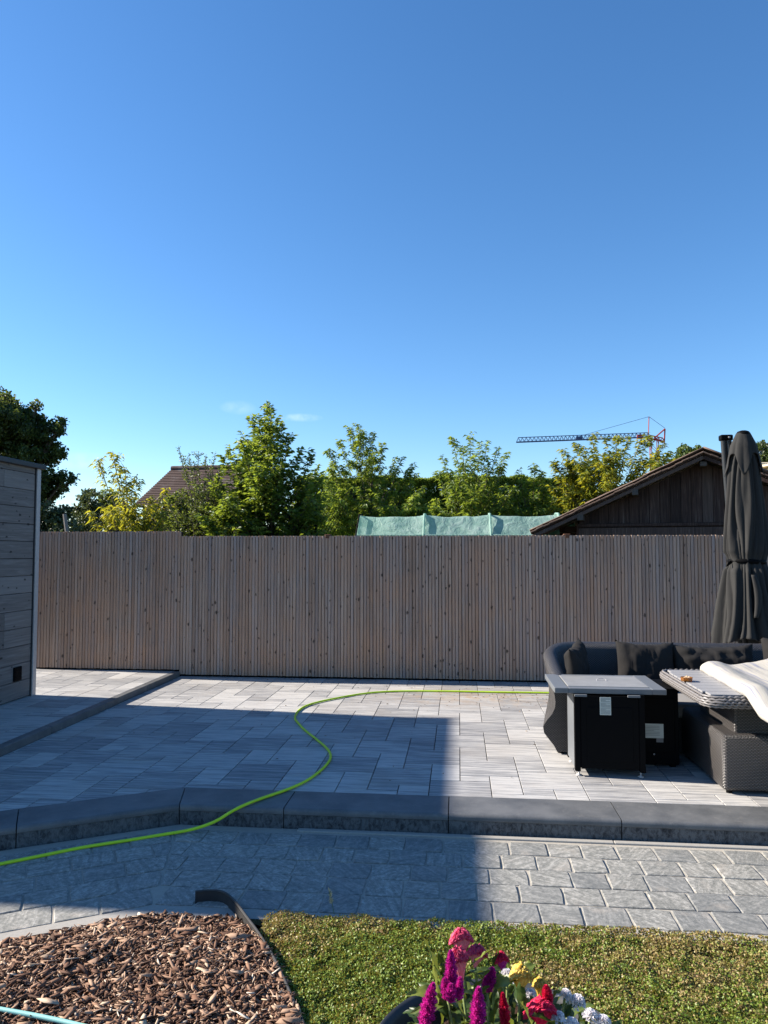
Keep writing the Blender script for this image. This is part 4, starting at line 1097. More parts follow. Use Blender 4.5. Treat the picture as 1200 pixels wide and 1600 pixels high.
# ================================================================ PLANTER
PX, PY, PR, PZ = None, None, .355, .40
bk = onz(789, 1532, PZ); PYc = bk.y-PR; PXc = ony(789, 1560, bk.y-PR).x
print('planter', PXc, PYc)
pt_ = thing('planter', 'large round dark grey bowl planter on the lawn', 'planter', (PXc, PYc, 0))
MB().lathe([(0, .004), (.23, .004), (.25, .02), (.31, .2), (.338, .355), (.358, .375), (.362, .395), (.355, .403), (.345, .401), (.332, .385), (.322, .34), (.0, .335)][:-1], 72).build('bowl', M['pot'], pt_, smooth=True, auto=45)
def soilf(u, v): r_ = .33*v; a = u*2*PI; return (r_*math.cos(a), r_*math.sin(a), .345+.012*mn.noise(Vector((r_*9*math.cos(a), r_*9*math.sin(a), 0))))
MB().grid(soilf, 40, 10).build('soil', M['mulch_base'], pt_, smooth=True)
def flower_leaf(parent, base, dirv, Ln, W, droop=.4, tone=.5, twist=0):
    d = Vector(dirv).normalized(); side = d.cross(Vector((0, 0, 1))); side = side.normalized() if side.length > .05 else Vector((1, 0, 0))
    side = (Matrix.Rotation(twist, 3, d) @ side); nn_ = side.cross(d)
    vs = []; K = 8
    for i in range(K+1):
        t = i/K; c = Vector(base)+d*(Ln*t)+Vector((0, 0, -1))*(droop*Ln*t*t*.6); w = W*.5*(math.sin(PI*min(1, t**.75*.98+.02)))**.9
        if i == K: w = .0004
        for s in (-1, -.5, 0, .5, 1): vs.append(c+side*(w*s)+nn_*(w*.35*abs(s))+nn_*(.004*math.sin(t*14+s*2)*abs(s)))
    fs = [(i*5+k, i*5+k+1, (i+1)*5+k+1, (i+1)*5+k) for i in range(K) for k in range(4)]
    me = bpy.data.meshes.new('leaf'); me.from_pydata([tuple(v) for v in vs], [], fs); me.polygons.foreach_set('use_smooth', [True]*len(fs))
    a = me.attributes.new('tone', 'FLOAT', 'POINT'); a.data.foreach_set('value', [min(1, max(0, tone+(.18 if j % 5 == 2 else 0)+rnd.uniform(-.05, .05))) for j in range(len(vs))])
    return link('leaf', me, M['flower_leaf'], parent)
def plume(parent, base, tip, W, mat, n=1500):
    """feathery spike of tiny pointed florets"""
    b0, t0 = Vector(base), Vector(tip); ax = t0-b0; A = np.array(ax); B = np.array(b0)
    t = RG.random(n)**.85; W = W*.84; r_ = W*.5*np.clip(np.sin(np.pi*np.clip(t*.80+.20, 0, 1))**.65*(1.02-t*.35), .02, 1); ph = RG.uniform(0, 2*np.pi, n)
    r_ = r_*(1+.28*np.sin(t*34+np.floor(ph*1.6)*2.1))
    u = unit(np.cross(A, [1, .3, .1])); w = unit(np.cross(A, u)); rad = np.cos(ph)[:, None]*u+np.sin(ph)[:, None]*w
    P = B+A*t[:, None]+rad*(r_*.55)[:, None]; D = rad*.9+unit(A[None])*.9+RG.normal(0, .25, (n, 3))
    core = MB().tube([b0+ax*s for s in (0, .25, .5, .75, .97)], [W*.24, W*.30, W*.25, W*.16, .001], 10).me('flower_head', True)
    o = link('flower_head', core, mat, parent)
    me = leaves_mesh('floret', P, D, r_*.95+.0045, .0036, np.zeros(n), .4, 0); me.materials.append(mat)
    o2 = link('floret', me, None, o); o2['kind'] = 'stuff'
    return o
def crest(parent, base, top, W, T, mat, mat2=None, seed=0, arch=.5):
    """fan-like celosia crest: fluted body that widens into a brain-like ruffle"""
    b0, t0 = Vector(base), Vector(top); ax = t0-b0; H = ax.length; z = ax.normalized(); x = Vector((1, .25, 0)); x = (x-z*x.dot(z)).normalized(); y = z.cross(x)
    def body(u, v):
        th = u*2*PI; w = (.12+.88*v**1.5)*W/2; tt = T/2*(.3+.5*v)
        fl = 1+.10*math.sin(th*9+seed); q = b0+z*(H*.86*v - arch*.25*W*v*(math.cos(th)**2))+x*(w*math.cos(th)*fl)+y*(tt*math.sin(th)*fl); return q
    o = MB().grid(body, 48, 10).build('flower_body', mat2 or mat, parent, smooth=True)
    def ruf(u, v):
        th = u*2*PI; phi = v*PI
        s = (abs(math.sin(phi)))**.7
        wob = mn.noise(Vector((math.cos(th)*3+seed*3, math.sin(th)*3, v*5)))*.35+mn.noise(Vector((math.cos(th)*13+seed, math.sin(th)*11, v*16)))*.55
        a = W/2*1.06*s*math.cos(th)*(1+wob*.3); bb = T/2*1.15*s*math.sin(th)*(1+wob*.9); c = -math.cos(phi)*H*.13*(1+wob*1.2)
        return b0+z*(H*.84+c+.0-arch*.30*W*(2*a/W)**2+wob*H*.04)+x*a+y*bb
    MB().grid(ruf, 110, 36).build('crest', mat, o, smooth=True)
    return o
def carn(parent, c, r_, mat, seed=0):
    c = Vector(c); rs = random.Random(seed); mb = MB()
    for k in range(26):
        a = rs.uniform(0, 2*PI); el = rs.uniform(.05, 1.45); d = Vector((math.cos(a)*math.cos(el), math.sin(a)*math.cos(el), math.sin(el)))
        sd_ = d.cross(Vector((rs.gauss(0, 1), rs.gauss(0, 1), rs.gauss(0, 1)))).normalized(); nn_ = sd_.cross(d)
        b0 = len(mb.v)
        def pf(u, v, d=d, s=sd_, n_=nn_, k=k):
            s_ = u*2-1; rr_ = r_*(.25+.75*v)
            return c+d*rr_*(1-.12*s_*s_)+s*(s_*r_*.62*v)+n_*(r_*.17*math.sin(s_*7+k)*v)-d*(r_*.10*abs(math.sin(s_*11+k))*(v > .9))
        mb.grid(pf, 12, 3)
    o = mb.build('flower_head', mat, parent, smooth=True); return o
def soil_at(px, py, y):      # point at pixel on plane y, in the planter bed
    return ony(px, py, y)
def plant(name, label, root, group=None):
    return thing(name, label, 'flower', root, 0, group)
ZS = .35
YM = PYc
def mk(kind, name, label, base_px, top_px, y, W, mat, mat2=None, T=.02, seed=0, arch=.5, leaves=6, stem_to=None):
    b_, t_ = ony(*base_px, y), ony(*top_px, y-.0)
    root = Vector((b_.x*.75+PXc*.25, y*.8+PYc*.2, ZS)); o = plant(name, label, root, None)
    lb_, lt_ = b_-root, t_-root
    MB().tube([(0, 0, 0), lb_*.55+Vector((0, 0, .01)), lb_+(lt_-lb_)*.08], [.005, .004, .0035], 7).build('stem', M['flower_leaf_stem'], o, smooth=True)
    if kind == 'plume': plume(o, lb_, lt_, W, mat)
    elif kind == 'crest': crest(o, lb_, lt_, W, T, mat, mat2, seed, arch)
    for k in range(leaves):
        a = rnd.uniform(0, 2*PI); t = rnd.uniform(.15, .95); pos_ = lb_*t
        flower_leaf(o, pos_, (math.cos(a), math.sin(a)*.8, rnd.uniform(.1, 1.1)), rnd.uniform(.06, .115), rnd.uniform(.018, .034), rnd.uniform(.1, .8), rnd.uniform(.12, .75), rnd.uniform(-.6, .6))
    return o
M['flower_leaf_stem'] = simple('flower_stem', (.16, .20, .06), .6, .3, nscale=80)
# pixel placement inside the bowl (far row y ~ 2.15, near row ~1.8)
yb = PYc+.17; ym = PYc+.03; yn = PYc-.10
tall_ = mk('crest', 'celosia', 'tall pink cockscomb celosia, highest bloom in the planter', (722, 1500), (720, 1452), yb, .066, M['pink'], M['pinkpale'], .03, 1, 1.0, 4)
mk('crest', 'celosia', 'salmon and pink fluted celosia just under the highest bloom', (722, 1545), (715, 1482), ym, .052, M['pink'], M['pinkpale'], .03, 2, .6, 5)
mk('crest', 'celosia', 'dusky pink celosia crest leaning right behind the salmon one', (742, 1512), (748, 1478), yb, .060, M['pink'], M['pinkpale'], .028, 3, .9, 4)
mk('plume', 'celosia', 'tallest magenta celosia plume, beside salmon crest', (706, 1558), (704, 1486), yn, .027, M['magenta'], leaves=6)
o_ = mk('plume', 'celosia', 'magenta celosia with three short spikes low beside tallest plume', (700, 1562), (694, 1530), yn-.02, .020, M['magenta'], leaves=4)
rt = Vector(o_.location); plume(o_, ony(717, 1562, yn-.03)-rt, ony(719, 1528, yn-.03)-rt, .018, M['magenta'], 500); plume(o_, ony(704, 1566, yn-.04)-rt, ony(704, 1538, yn-.04)-rt, .022, M['magenta'], 500)
mk('plume', 'celosia', 'magenta celosia plume at far left of the planter', (663, 1606), (677, 1537), yn-.05, .032, M['magenta'], leaves=5)
mk('plume', 'celosia', 'magenta celosia plume leaning right in planter centre', (760, 1549), (770, 1513), ym, .027, M['magenta'], leaves=5)
mk('plume', 'celosia', 'dark magenta celosia plume low at front centre', (746, 1612), (748, 1543), yn-.08, .030, M['magenta'], leaves=6)
mk('crest', 'celosia', 'crimson pink rounded celosia behind the white bloom', (786, 1520), (783, 1489), yb, .040, M['red'], M['magenta'], .03, 4, 1.2, 4)
mk('crest', 'celosia', 'yellow cockscomb celosia, brightest of the yellow blooms', (812, 1555), (816, 1509), ym, .060, M['yellow'], M['yellow'], .04, 5, 1.0, 5)
mk('crest', 'celosia', 'small yellow celosia at right of the big yellow crest', (842, 1560), (846, 1530), ym+.02, .042, M['yellow'], M['yellow'], .03, 6, .8, 3)
mk('crest', 'celosia', 'broad crimson celosia crest below the yellow blooms', (845, 1606), (848, 1562), yn, .085, M['red'], M['red'], .035, 7, 1.1, 5)
mk('plume', 'celosia', 'slim crimson celosia spike left of broad crimson crest', (790, 1606), (785, 1552), yn-.02, .020, M['red'], leaves=5)
mk('plume', 'celosia', 'small upright crimson tip rising beside yellow celosia', (857, 1568), (853, 1541), yn+.02, .020, M['red'], leaves=3)
def whites(label, px, py, y, r_, seed, nf=1):
    p = ony(px, py, y); root = Vector((p.x*.85+PXc*.15, y*.9+PYc*.1, ZS)); o = thing('white_carnation', label, 'flower', root)
    MB().tube([(0, 0, 0), (p-root)*.6, p-root], .003, 6).build('stem', M['flower_leaf_stem'], o, smooth=True)
    for k in range(nf): carn(o, p-root+Vector((k*r_*1.5, -.004*k, -k*r_*.5)), r_, M['white'], seed+k)
    for k in range(4):
        a = rnd.uniform(0, 2*PI); flower_leaf(o, (p-root)*rnd.uniform(.3, .85), (math.cos(a), math.sin(a), .5), .07, .014, .5, rnd.uniform(.05, .3), 0)
whites('white ruffled bloom tucked between crimson and yellow celosia', 792, 1524, yb-.04, .018, 11, 2)
whites('pair of white blooms over right rim of planter, uppermost', 882, 1558, ym+.02, .022, 21, 2)
whites('pair of white blooms at right end of planter', 922, 1590, yn+.06, .021, 31, 2)
whites('white bloom below the uppermost white pair', 872, 1594, yn, .021, 41, 2)
whites('small greyish white bloom beneath yellow celosia', 828, 1556, ym-.02, .018, 51)
# long leaves and a filler of foliage over the soil
fol = thing('foliage_plant', 'mixed broad green leaves filling the planter between blooms', 'plant', (PXc, PYc, ZS))
for (bx_, by_, tx_, ty_, w, tn, yy) in ((690, 1535, 664, 1466, .034, .30, yb), (698, 1540, 684, 1484, .03, .45, yb), (735, 1510, 762, 1484, .018, .85, ym), (770, 1512, 782, 1478, .024, .15, yb), (690, 1550, 640, 1550, .03, .9, yn),
        (685, 1570, 676, 1500, .02, .95, yn), (735, 1560, 762, 1515, .02, .7, ym), (770, 1540, 805, 1530, .04, .85, ym), (740, 1570, 762, 1540, .04, .2, yn), (815, 1575, 812, 1535, .03, .35, yn),
        (865, 1600, 835, 1585, .05, .5, yn-.03), (730, 1595, 700, 1560, .04, .6, yn), (862, 1560, 880, 1542, .02, .4, ym), (770, 1600, 778, 1560, .03, .5, yn), (700, 1590, 690, 1555, .035, .25, yn), (830, 1600, 815, 1565, .03, .8, yn-.05)):
    b_ = ony(bx_, by_, yy)-fol.location; t_ = ony(tx_, ty_, yy-.015)-fol.location
    flower_leaf(fol, b_, t_-b_, (t_-b_).length*1.12, w, .12, tn, rnd.uniform(-.5, .5))
for k in range(190):
    a = rnd.uniform(0, 2*PI); r_ = .235*math.sqrt(rnd.random()); d = (math.cos(a+rnd.gauss(0, 1)), math.sin(a+rnd.gauss(0, 1)), rnd.uniform(.2, 1.4))
    xx = r_*math.cos(a)
    flower_leaf(fol, (xx, r_*math.sin(a), rnd.uniform(.0, .12)), d, rnd.uniform(.07, .12), rnd.uniform(.022, .042), rnd.uniform(.1, .8), rnd.uniform(.02, .7), rnd.uniform(-1, 1))

# ================================================================ BEYOND THE FENCE
# ---- barn gable on the right
ga = atd(833, 832, 12.0)
bR = thing('timber_barn', 'old dark timber barn with low pitched roof behind the fence', 'barn', (0, 0, 0))
dirx = Vector((math.cos(R(-13.5)), math.sin(R(-13.5)), 0)); diry = Vector((-dirx.y, dirx.x, 0))
eave = atd(833, 834, 12.2); 
# peak on the same facade plane through the pixel (1100,703)
def onfac(px, py, o=0.):
    d = ray(px, py); q = eave+diry*o; t = (q-CAM).dot(diry)/d.dot(diry); return CAM+d*t
peak = onfac(1097, 712); print('barn', eave, peak, (peak-eave).dot(dirx))
hw = (peak-eave).dot(dirx); zE, zP = eave.z, peak.z; DP = 5.0
bR.location = (peak.x, peak.y, 0); bR.rotation_euler = (0, 0, R(-13.5))
sl = (zP-zE)/hw; ov = .40
# gable boards (vertical) over the whole width minus overhang
zb = onfac(1000, 817).z
bwid = .155; xx = -(hw-.74); k = 0
while xx < hw-.74:
    x1_ = xx+bwid-.006; zt0 = zP-sl*abs(xx)-.09; zt1 = zP-sl*abs(x1_)-.09
    if zt0 > zb+.02:
        dd = .02+rnd.uniform(-.003, .003)
        vs = [(xx, 0, zb), (x1_, 0, zb), (x1_, 0, zt1), (xx, 0, zt0)]; yo = .06+rnd.uniform(-.006, .006)
        mb = MB().add([(a, yo, c) for a, _, c in vs]+[(a, yo+dd, c) for a, _, c in vs], [(0, 1, 2, 3), (7, 6, 5, 4), (0, 4, 5, 1), (1, 5, 6, 2), (2, 6, 7, 3), (3, 7, 4, 0)])
        mb.build('board', M['dark_wood'], bR)
    xx += bwid; k += 1
xw = hw-.62
MB().box((0, .075, zb/2+.02), (2*(hw-.72), .05, zb-.06)).build('lower_wall', M['dark_wood'], bR)
for (za, zb_) in ((zb-.005, zb-.055), (zb-.075, zb-.20), (zb-.205, zb-.42)): MB().box((0, .025, (za+zb_)/2), (2*(hw-.73), .05, abs(za-zb_)), bev=.004).build('rail_board', M['dark_wood'], bR)
MB().box((0, .12, (zP+zb)/2-.2), (.2, .02, .2)).build('rear_lining', M['black_matt'], bR)
vs = [(-(hw-.71), .10, .0), (hw-.71, .10, 0), (hw-.71, .10, zP-sl*(hw-.71)-.1), (0, .10, zP-.1), (-(hw-.71), .10, zP-sl*(hw-.71)-.1)]
MB().add(vs, [(0, 1, 2, 3, 4)]).build('gable_lining', M['black_matt'], bR)
# side lean: brown boards between the gable and the eave
for i in range(12):
    z0 = 1.0+i*.105; z1 = z0+.10
    xl = -(hw-.38); xr = -(hw-.74)
    if z1 > zE+.05+(hw-abs(xl))*sl: continue
    MB().box(((xl+xr)/2, .5, (z0+z1)/2), (xr-xl, .02, z1-z0), bev=.003).build('side_board', M['red_wood'], bR)
MB().box((-(hw-.73), .10, 1.2), (.07, .10, 2*(zb-1.2)), bev=.004).build('corner_post', M['red_wood'], bR)
for s in (-1, 1):
    MB().add([(s*(hw-.45), .3, 0), (s*(hw-.45), DP, 0), (s*(hw-.45), DP, zE+.1), (s*(hw-.45), .3, zE+.1)], [(0, 1, 2, 3)]).build('side_wall', M['dark_wood'], bR)
# corrugated roof sheets, each a slightly uneven panel
def roofsheet(s, x0, x1, y0, y1, lift):
    def f(u, v):
        xx_ = x0+(x1-x0)*u; yy_ = y0+(y1-y0)*v
        z = zP-sl*xx_+.035+lift+.018*math.sin(yy_/.076*2*PI*.5)+.008*mn.noise(Vector((xx_*3, yy_*2, s)))
        return (s*xx_, yy_, z)
    mb = MB().grid(f, 5, int((y1-y0)/.02)); o = mb.build('roof_sheet', M['sheet'], bR, smooth=True)
    md = o.modifiers.new('s', 'SOLIDIFY'); md.thickness = .012; md.offset = 1
for s in (-1, 1):
    n_ = 3; seg = (hw+.02)/n_
    for i in range(n_): roofsheet(s, max(0, i*seg-.06), (i+1)*seg, -.30+rnd.uniform(-.012, .012), .66, (n_-i)*.016)
    vs = [(0, .66, zP+.02), (s*hw, .66, zE+.02), (s*hw, DP, zE+.02), (0, DP, zP+.02)]
    MB().add(vs, [(0, 1, 2, 3)]).build('roof_slope', M['sheet'], bR)
    MB().add([(0, -.27, zP+.012), (s*hw, -.27, zE+.012), (s*hw, 1.2, zE+.012), (0, 1.2, zP+.012), (0, -.27, zP-.012), (s*hw, -.27, zE-.012), (s*hw, 1.2, zE-.012), (0, 1.2, zP-.012)], [(0, 1, 2, 3), (7, 6, 5, 4), (0, 4, 5, 1), (1, 5, 6, 2), (2, 6, 7, 3)]).build('soffit', M['dark_wood'], bR)
    # verge rafter
    a0, a1 = Vector((0, -.26, zP-.055)), Vector((s*(hw-.02), -.26, zE-.055))
    d = (a1-a0); c = (a0+a1)/2; ry = math.atan2(-d.z, d.x)
    MB().box((0, 0, 0), (d.length, .03, .055), bev=.004).build('verge_board', M['dark_wood'], bR, loc=c, rot=(0, ry, 0))
    vm = MB(); nn_ = 26
    for i in range(nn_):
        t = (i+.5)/nn_; q = Vector((s*hw*t, -.285, zP-sl*hw*t+.022+rnd.uniform(-.008, .008)))
        vm.box(q, (hw/nn_*1.15, .05+rnd.uniform(0, .02), .022), Euler((0, math.atan2(sl, 1)*s+rnd.uniform(-.06, .06), 0)), bev=.004)
    vm.build('verge_tile', M['sheet'], bR)
for t in (.30, .62): MB().box((-hw*(1-t)*1.0, -.12, zP-sl*hw*(1-t)-.11), (.09, .32, .09), bev=.005).build('purlin_end', M['old_grey'], bR)
MB().box((.0, -.12, zP-.15), (.10, .22, .07), bev=.005).build('purlin_end', M['old_grey'], bR)

# ---- green netting tunnel
def net_tunnel():
    D0 = 14.0
    a = atd(556, 836, D0); b2 = atd(862, 836, D0); zt = atd(700, 802, D0).z
    xL, xR = a.x, ony(900, 820, a.y).x; y0 = a.y; W = 2.6
    o = thing('netting_tunnel', 'low garden tunnel covered with crumpled pale green netting', 'greenhouse', (xL, y0, 0))
    Ln = xR-xL
    pr_ = [(0, 0), (.02, 1.0), (.05, 1.95), (.16, zt-.42), (.55, zt-.02), (.95, zt), (1.35, zt-.1), (2.2, zt-.6), (2.5, 0)]
    def sec(v):
        t = v*(len(pr_)-1); i = min(int(t), len(pr_)-2); f = t-i; return (pr_[i][0]*(1-f)+pr_[i+1][0]*f, pr_[i][1]*(1-f)+pr_[i+1][1]*f)
    hoops = [0, 1.28, 2.55, 3.85, Ln]
    def f(u, v):
        y, z = sec(v); x = Ln*u
        dh = min(abs(x-h_) for h_ in hoops); sag = -.035*min(1, dh/.35)
        nz = mn.noise(Vector((x*2.2, v*9, 1)))*.04+mn.noise(Vector((x*6, v*26, 5)))*.018
        x2 = x+(.14*(1-z/zt)*-1 if u == 0 else 0)
        return (x2, y-nz*.6*(z > .3), z+(sag+nz*.5)*(z > .3))
    MB().grid(f, 110, 64).build('netting', M['net'], o, smooth=True)
    MB().add([(0-.0, *sec(v/20)) for v in range(21)], [tuple(range(20, -1, -1))]).build('end_netting', M['net'], o)
    for h_ in hoops:
        MB().tube([(h_-(.08*(1-sec(v/24)[1]/zt) if h_ == 0 else 0), sec(v/24)[0]-.045, sec(v/24)[1]+.02) for v in range(25)], .022 if h_ else .016, 8).build('hoop', M['black'] if h_ == 0 else M['net'], o, smooth=True)
    MB().tube([(0, .1, zt-.42), (Ln, .1, zt-.42)], .018, 6).build('side_bar', M['net'], o)
net_tunnel()

# ---- houses
def house(name, label, cpx, D, ridge_py, eave_py, w, dep, rz, tile, wallm, hip=0.):
    c = atd(cpx, ridge_py, D); zr = c.z; ze = atd(cpx, eave_py, D).z
    o = thing(name, label, 'house', (c.x, c.y, 0), rz)
    MB().box((0, 0, ze/2), (w, dep, ze)).build('wall', wallm, o)
    ov = .3; e = .02
    h2 = dep/2+ov
    V = [(-w/2-ov, -h2, ze), (w/2+ov, -h2, ze), (w/2+ov, h2, ze), (-w/2-ov, h2, ze), (-w/2-ov+hip, 0, zr), (w/2+ov-hip, 0, zr)]
    MB().add(V, [(0, 1, 5, 4), (2, 3, 4, 5), (3, 0, 4), (1, 2, 5), (3, 2, 1, 0)]).build('roof', tile, o)
    # courses of tiles as raised steps on the front slope
    cm_ = MB(); n_ = 22
    for i in range(n_):
        t = (i+.5)/n_; xa = (w/2+ov)-hip*t
        cm_.box((0, -h2*(1-t)-.02, ze+(zr-ze)*t+.012), (2*xa-.02, .07, .016), Euler((math.atan2(zr-ze, h2), 0, 0)))
    cm_.build('tile_courses', tile, o)
    MB().tube([(-w/2-ov+hip, 0, zr+.03), (w/2+ov-hip, 0, zr+.03)], .10, 8).build('ridge_cap', tile, o)
    for sx in (-.25, .25):
        f_ = MB().box((w*sx, -dep/2-.02, ze*.55), (.9, .06, 1.1)).build('window', M['paper'], o); MB().box((w*sx, -dep/2-.055, ze*.55), (.8, .01, 1.0)).build('pane', M['black'], f_)
    return o
house('house', 'distant house with weathered brown tiled roof beyond the fruit trees', 322, 30, 732, 795, 3.9, 3.0, R(-4), M['tiles'], M['brick_far'], .75)
house('house', 'cream walled house just showing at right edge beyond parasol', 1235, 26, 728, 733, 2.1, 5, R(6), M['plaster'], M['plaster'], .2)

# ---- crane
def crane():
    D = 160.; ctr = atd(1020, 690, D); o = thing('tower_crane', 'distant construction crane with blue jib and red mast above trees', 'crane', (ctr.x, ctr.y, 0))
    A = lambda px, py: local(o, atd(px, py, D))
    def truss(name, a, b2, hh, mat, n, r_=.09, tri=True):
        a, b2 = Vector(a), Vector(b2); up = Vector((0, 0, 1)); s = (b2-a).normalized(); w = s.cross(up).normalized()*hh*.5; mb = MB()
        up = w.cross(s).normalized(); 
        if up.z < 0: up = -up
        lo1, lo2, hi = [(q+w, q-w, q+up*hh) for q in (a,)][0]
        L1 = [a+(b2-a)*(i/n)+w for i in range(n+1)]; L2 = [a+(b2-a)*(i/n)-w for i in range(n+1)]; Hh = [a+(b2-a)*((i+.5)/n)+up*hh for i in range(n)]
        for ch in ((L1[0], L1[-1]), (L2[0], L2[-1]), (Hh[0], Hh[-1])): mb.tube(ch, r_, 5)
        for i in range(n):
            for q in (L1, L2): mb.tube((q[i], Hh[i]), r_*.6, 4); mb.tube((Hh[i], q[i+1]), r_*.6, 4)
        return mb.build(name, mat, o)
    truss('jib', A(807, 691), A(1016, 683), 1.0, M['crane_blue'], 34)
    truss('counter_jib', A(1010, 684), A(1038, 690), .7, M['crane_red'], 4, .11)
    mb = MB(); t = A(1014, 651); b0 = A(1013, 686)
    mb.tube((b0, t), .10, 5); mb.tube((A(1023, 684), A(1039, 670)), .16, 5); mb.tube((A(1039, 670), A(1038, 692)), .16, 5); mb.tube((A(1023, 684), A(1036, 692)), .14, 5)
    mb.build('apex_mast', M['crane_red'], o)
    tw = MB(); bx_ = A(1022, 684); w = .75; zt = bx_.z; n_ = int(zt/1.5)
    for sx in (-1, 1):
        for sy in (-1, 1): tw.tube(((bx_.x+sx*w, bx_.y+sy*w, 0), (bx_.x+sx*w, bx_.y+sy*w, zt)), .10, 4)
    for i in range(n_):
        z0, z1 = zt*i/n_, zt*(i+1)/n_; s = 1 if i % 2 else -1
        for sy in (-1, 1): tw.tube(((bx_.x+s*w, bx_.y+sy*w, z0), (bx_.x-s*w, bx_.y+sy*w, z1)), .06, 4)
        for sx in (-1, 1): tw.tube(((bx_.x+sx*w, bx_.y+s*w, z0), (bx_.x+sx*w, bx_.y-s*w, z1)), .06, 4)
    tw.build('tower', M['crane_red'], o)
    tb = MB(); tb.tube((t, A(925, 676), A(905, 682)), .05, 4); tb.tube((t, A(1039, 669)), .05, 4); tb.build('tie_rope', M['crane_blue'], o)
    MB().box(A(1000, 684)+Vector((0, 0, .2)), (1.2, .9, .9)).build('trolley', M['crane_red'], o)
    MB().box(A(905, 684), (1.4, .9, .5)).build('hinge_frame', M['crane_blue'], o)
crane()

# ---- trees
def fruit_tree(name, label, cat, base_px, D, tips, mat, nfill=40, wpx=(0, 0, 0), leafL=.11, leafW=.036, depth=1.2, zlow=.9, droop=.5, dens=1., tone=(.42, .2), fill_r=1.5, group=None, envelope=None):
    bpos = atd(base_px, 862, D); o = thing(name, label, cat, (bpos.x, bpos.y, 0), 0, group)
    T = [local(o, atd(px, py, D+rnd.uniform(-.35, .35)*depth)) for px, py in tips]
    sil = list(T)
    # fill tips under the silhouette: interpolate the outline height at a given lateral offset
    lat = [(t.dot(_r), t.z) for t in T]; lat.sort()
    def hmax(s):
        if s <= lat[0][0] or s >= lat[-1][0]:
            e = lat[0] if s <= lat[0][0] else lat[-1]; return e[1]-abs(s-e[0])*2.0
        for (a, za), (b2, zb2) in zip(lat[:-1], lat[1:]):
            if a <= s <= b2:
                f = (s-a)/max(1e-6, b2-a); return za+(zb2-za)*f
    s0, s1 = lat[0][0]-.15, lat[-1][0]+.15; c = 0
    while c < nfill:
        s = rnd.uniform(s0, s1); dp = rnd.uniform(-depth, depth); hm_ = hmax(s)-.22-abs(dp)*.35
        z = rnd.uniform(zlow, max(zlow+.05, hm_))
        if z > hm_: continue
        T.append(Vector(_r*s)+_f0*dp+Vector((0, 0, z))); c += 1
    H = max(t.z for t in T); tr = MB(); tr.tube([(0, 0, 0), (.03, .02, H*.3), (-.02, 0, H*.55), (0, 0, H*.72)], [.075, .06, .042, .015], 8)
    tr.build('trunk', M['bark'], o, smooth=True)
    br = MB(); P = []; Dv = []; tn = []
    for ti, t in enumerate(T):
        z0 = max(.35, min(t.z*.62, t.z-.35*math.hypot(t.x, t.y)-.25)); st_ = Vector((0, 0, z0)); mid = Vector((t.x*.62, t.y*.62, z0+(t.z-z0)*.42))
        pts = [st_*(1-u)**2+mid*(2*u*(1-u))+t*(u*u) for u in np.linspace(0, 1, 9)]
        br.tube(pts, [.013*(1-.85*u) for u in np.linspace(0, 1, 9)], 5)
        Lb = (t-st_).length; base_t = np.clip(rnd.gauss(tone[0], .09), .05, .95); issil = ti < len(sil)
        ntw = int((8 if issil else 11)*dens*max(.6, Lb/1.3))
        shoots = []
        for q in range(ntw):
            u = rnd.uniform(.35, .98)**.8; i = min(7, int(u*8)); p = pts[i]+(pts[i+1]-pts[i])*(u*8-i); a = rnd.uniform(0, 2*PI)
            spread = (.16 if issil else .34)*(1.25-u*.8)*(1.0 if not issil else 1.2)
            e = p+Vector((math.cos(a)*spread, math.sin(a)*spread, rnd.uniform(-.05, .22))); shoots.append((p, e))
        shoots.append((pts[5], pts[8])); shoots.append((pts[7], pts[8]))
        for (p, e) in shoots:
            br.tube([p, (p+e)/2+Vector((0, 0, .02)), e], .0035, 3, False)
            L2 = (e-p).length; nl = max(5, int(L2/.0135*dens))
            for k in range(nl):
                u = (k+rnd.random())/nl; a = rnd.uniform(0, 2*PI)
                P.append(tuple(p+(e-p)*u+Vector((rnd.gauss(0, .012), rnd.gauss(0, .012), rnd.gauss(0, .012)))))
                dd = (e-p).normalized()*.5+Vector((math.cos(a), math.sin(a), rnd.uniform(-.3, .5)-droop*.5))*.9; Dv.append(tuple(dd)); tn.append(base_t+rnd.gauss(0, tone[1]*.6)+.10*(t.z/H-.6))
    br.build('branch', M['bark'], o)
    P = np.array(P); Dv = np.array(Dv); n = len(P)
    L_ = RG.uniform(.7, 1.2, n)*leafL*.95
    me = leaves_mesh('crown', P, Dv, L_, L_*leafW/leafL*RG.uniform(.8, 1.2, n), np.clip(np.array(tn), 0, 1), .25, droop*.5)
    link('crown', me, mat, o); return o, n
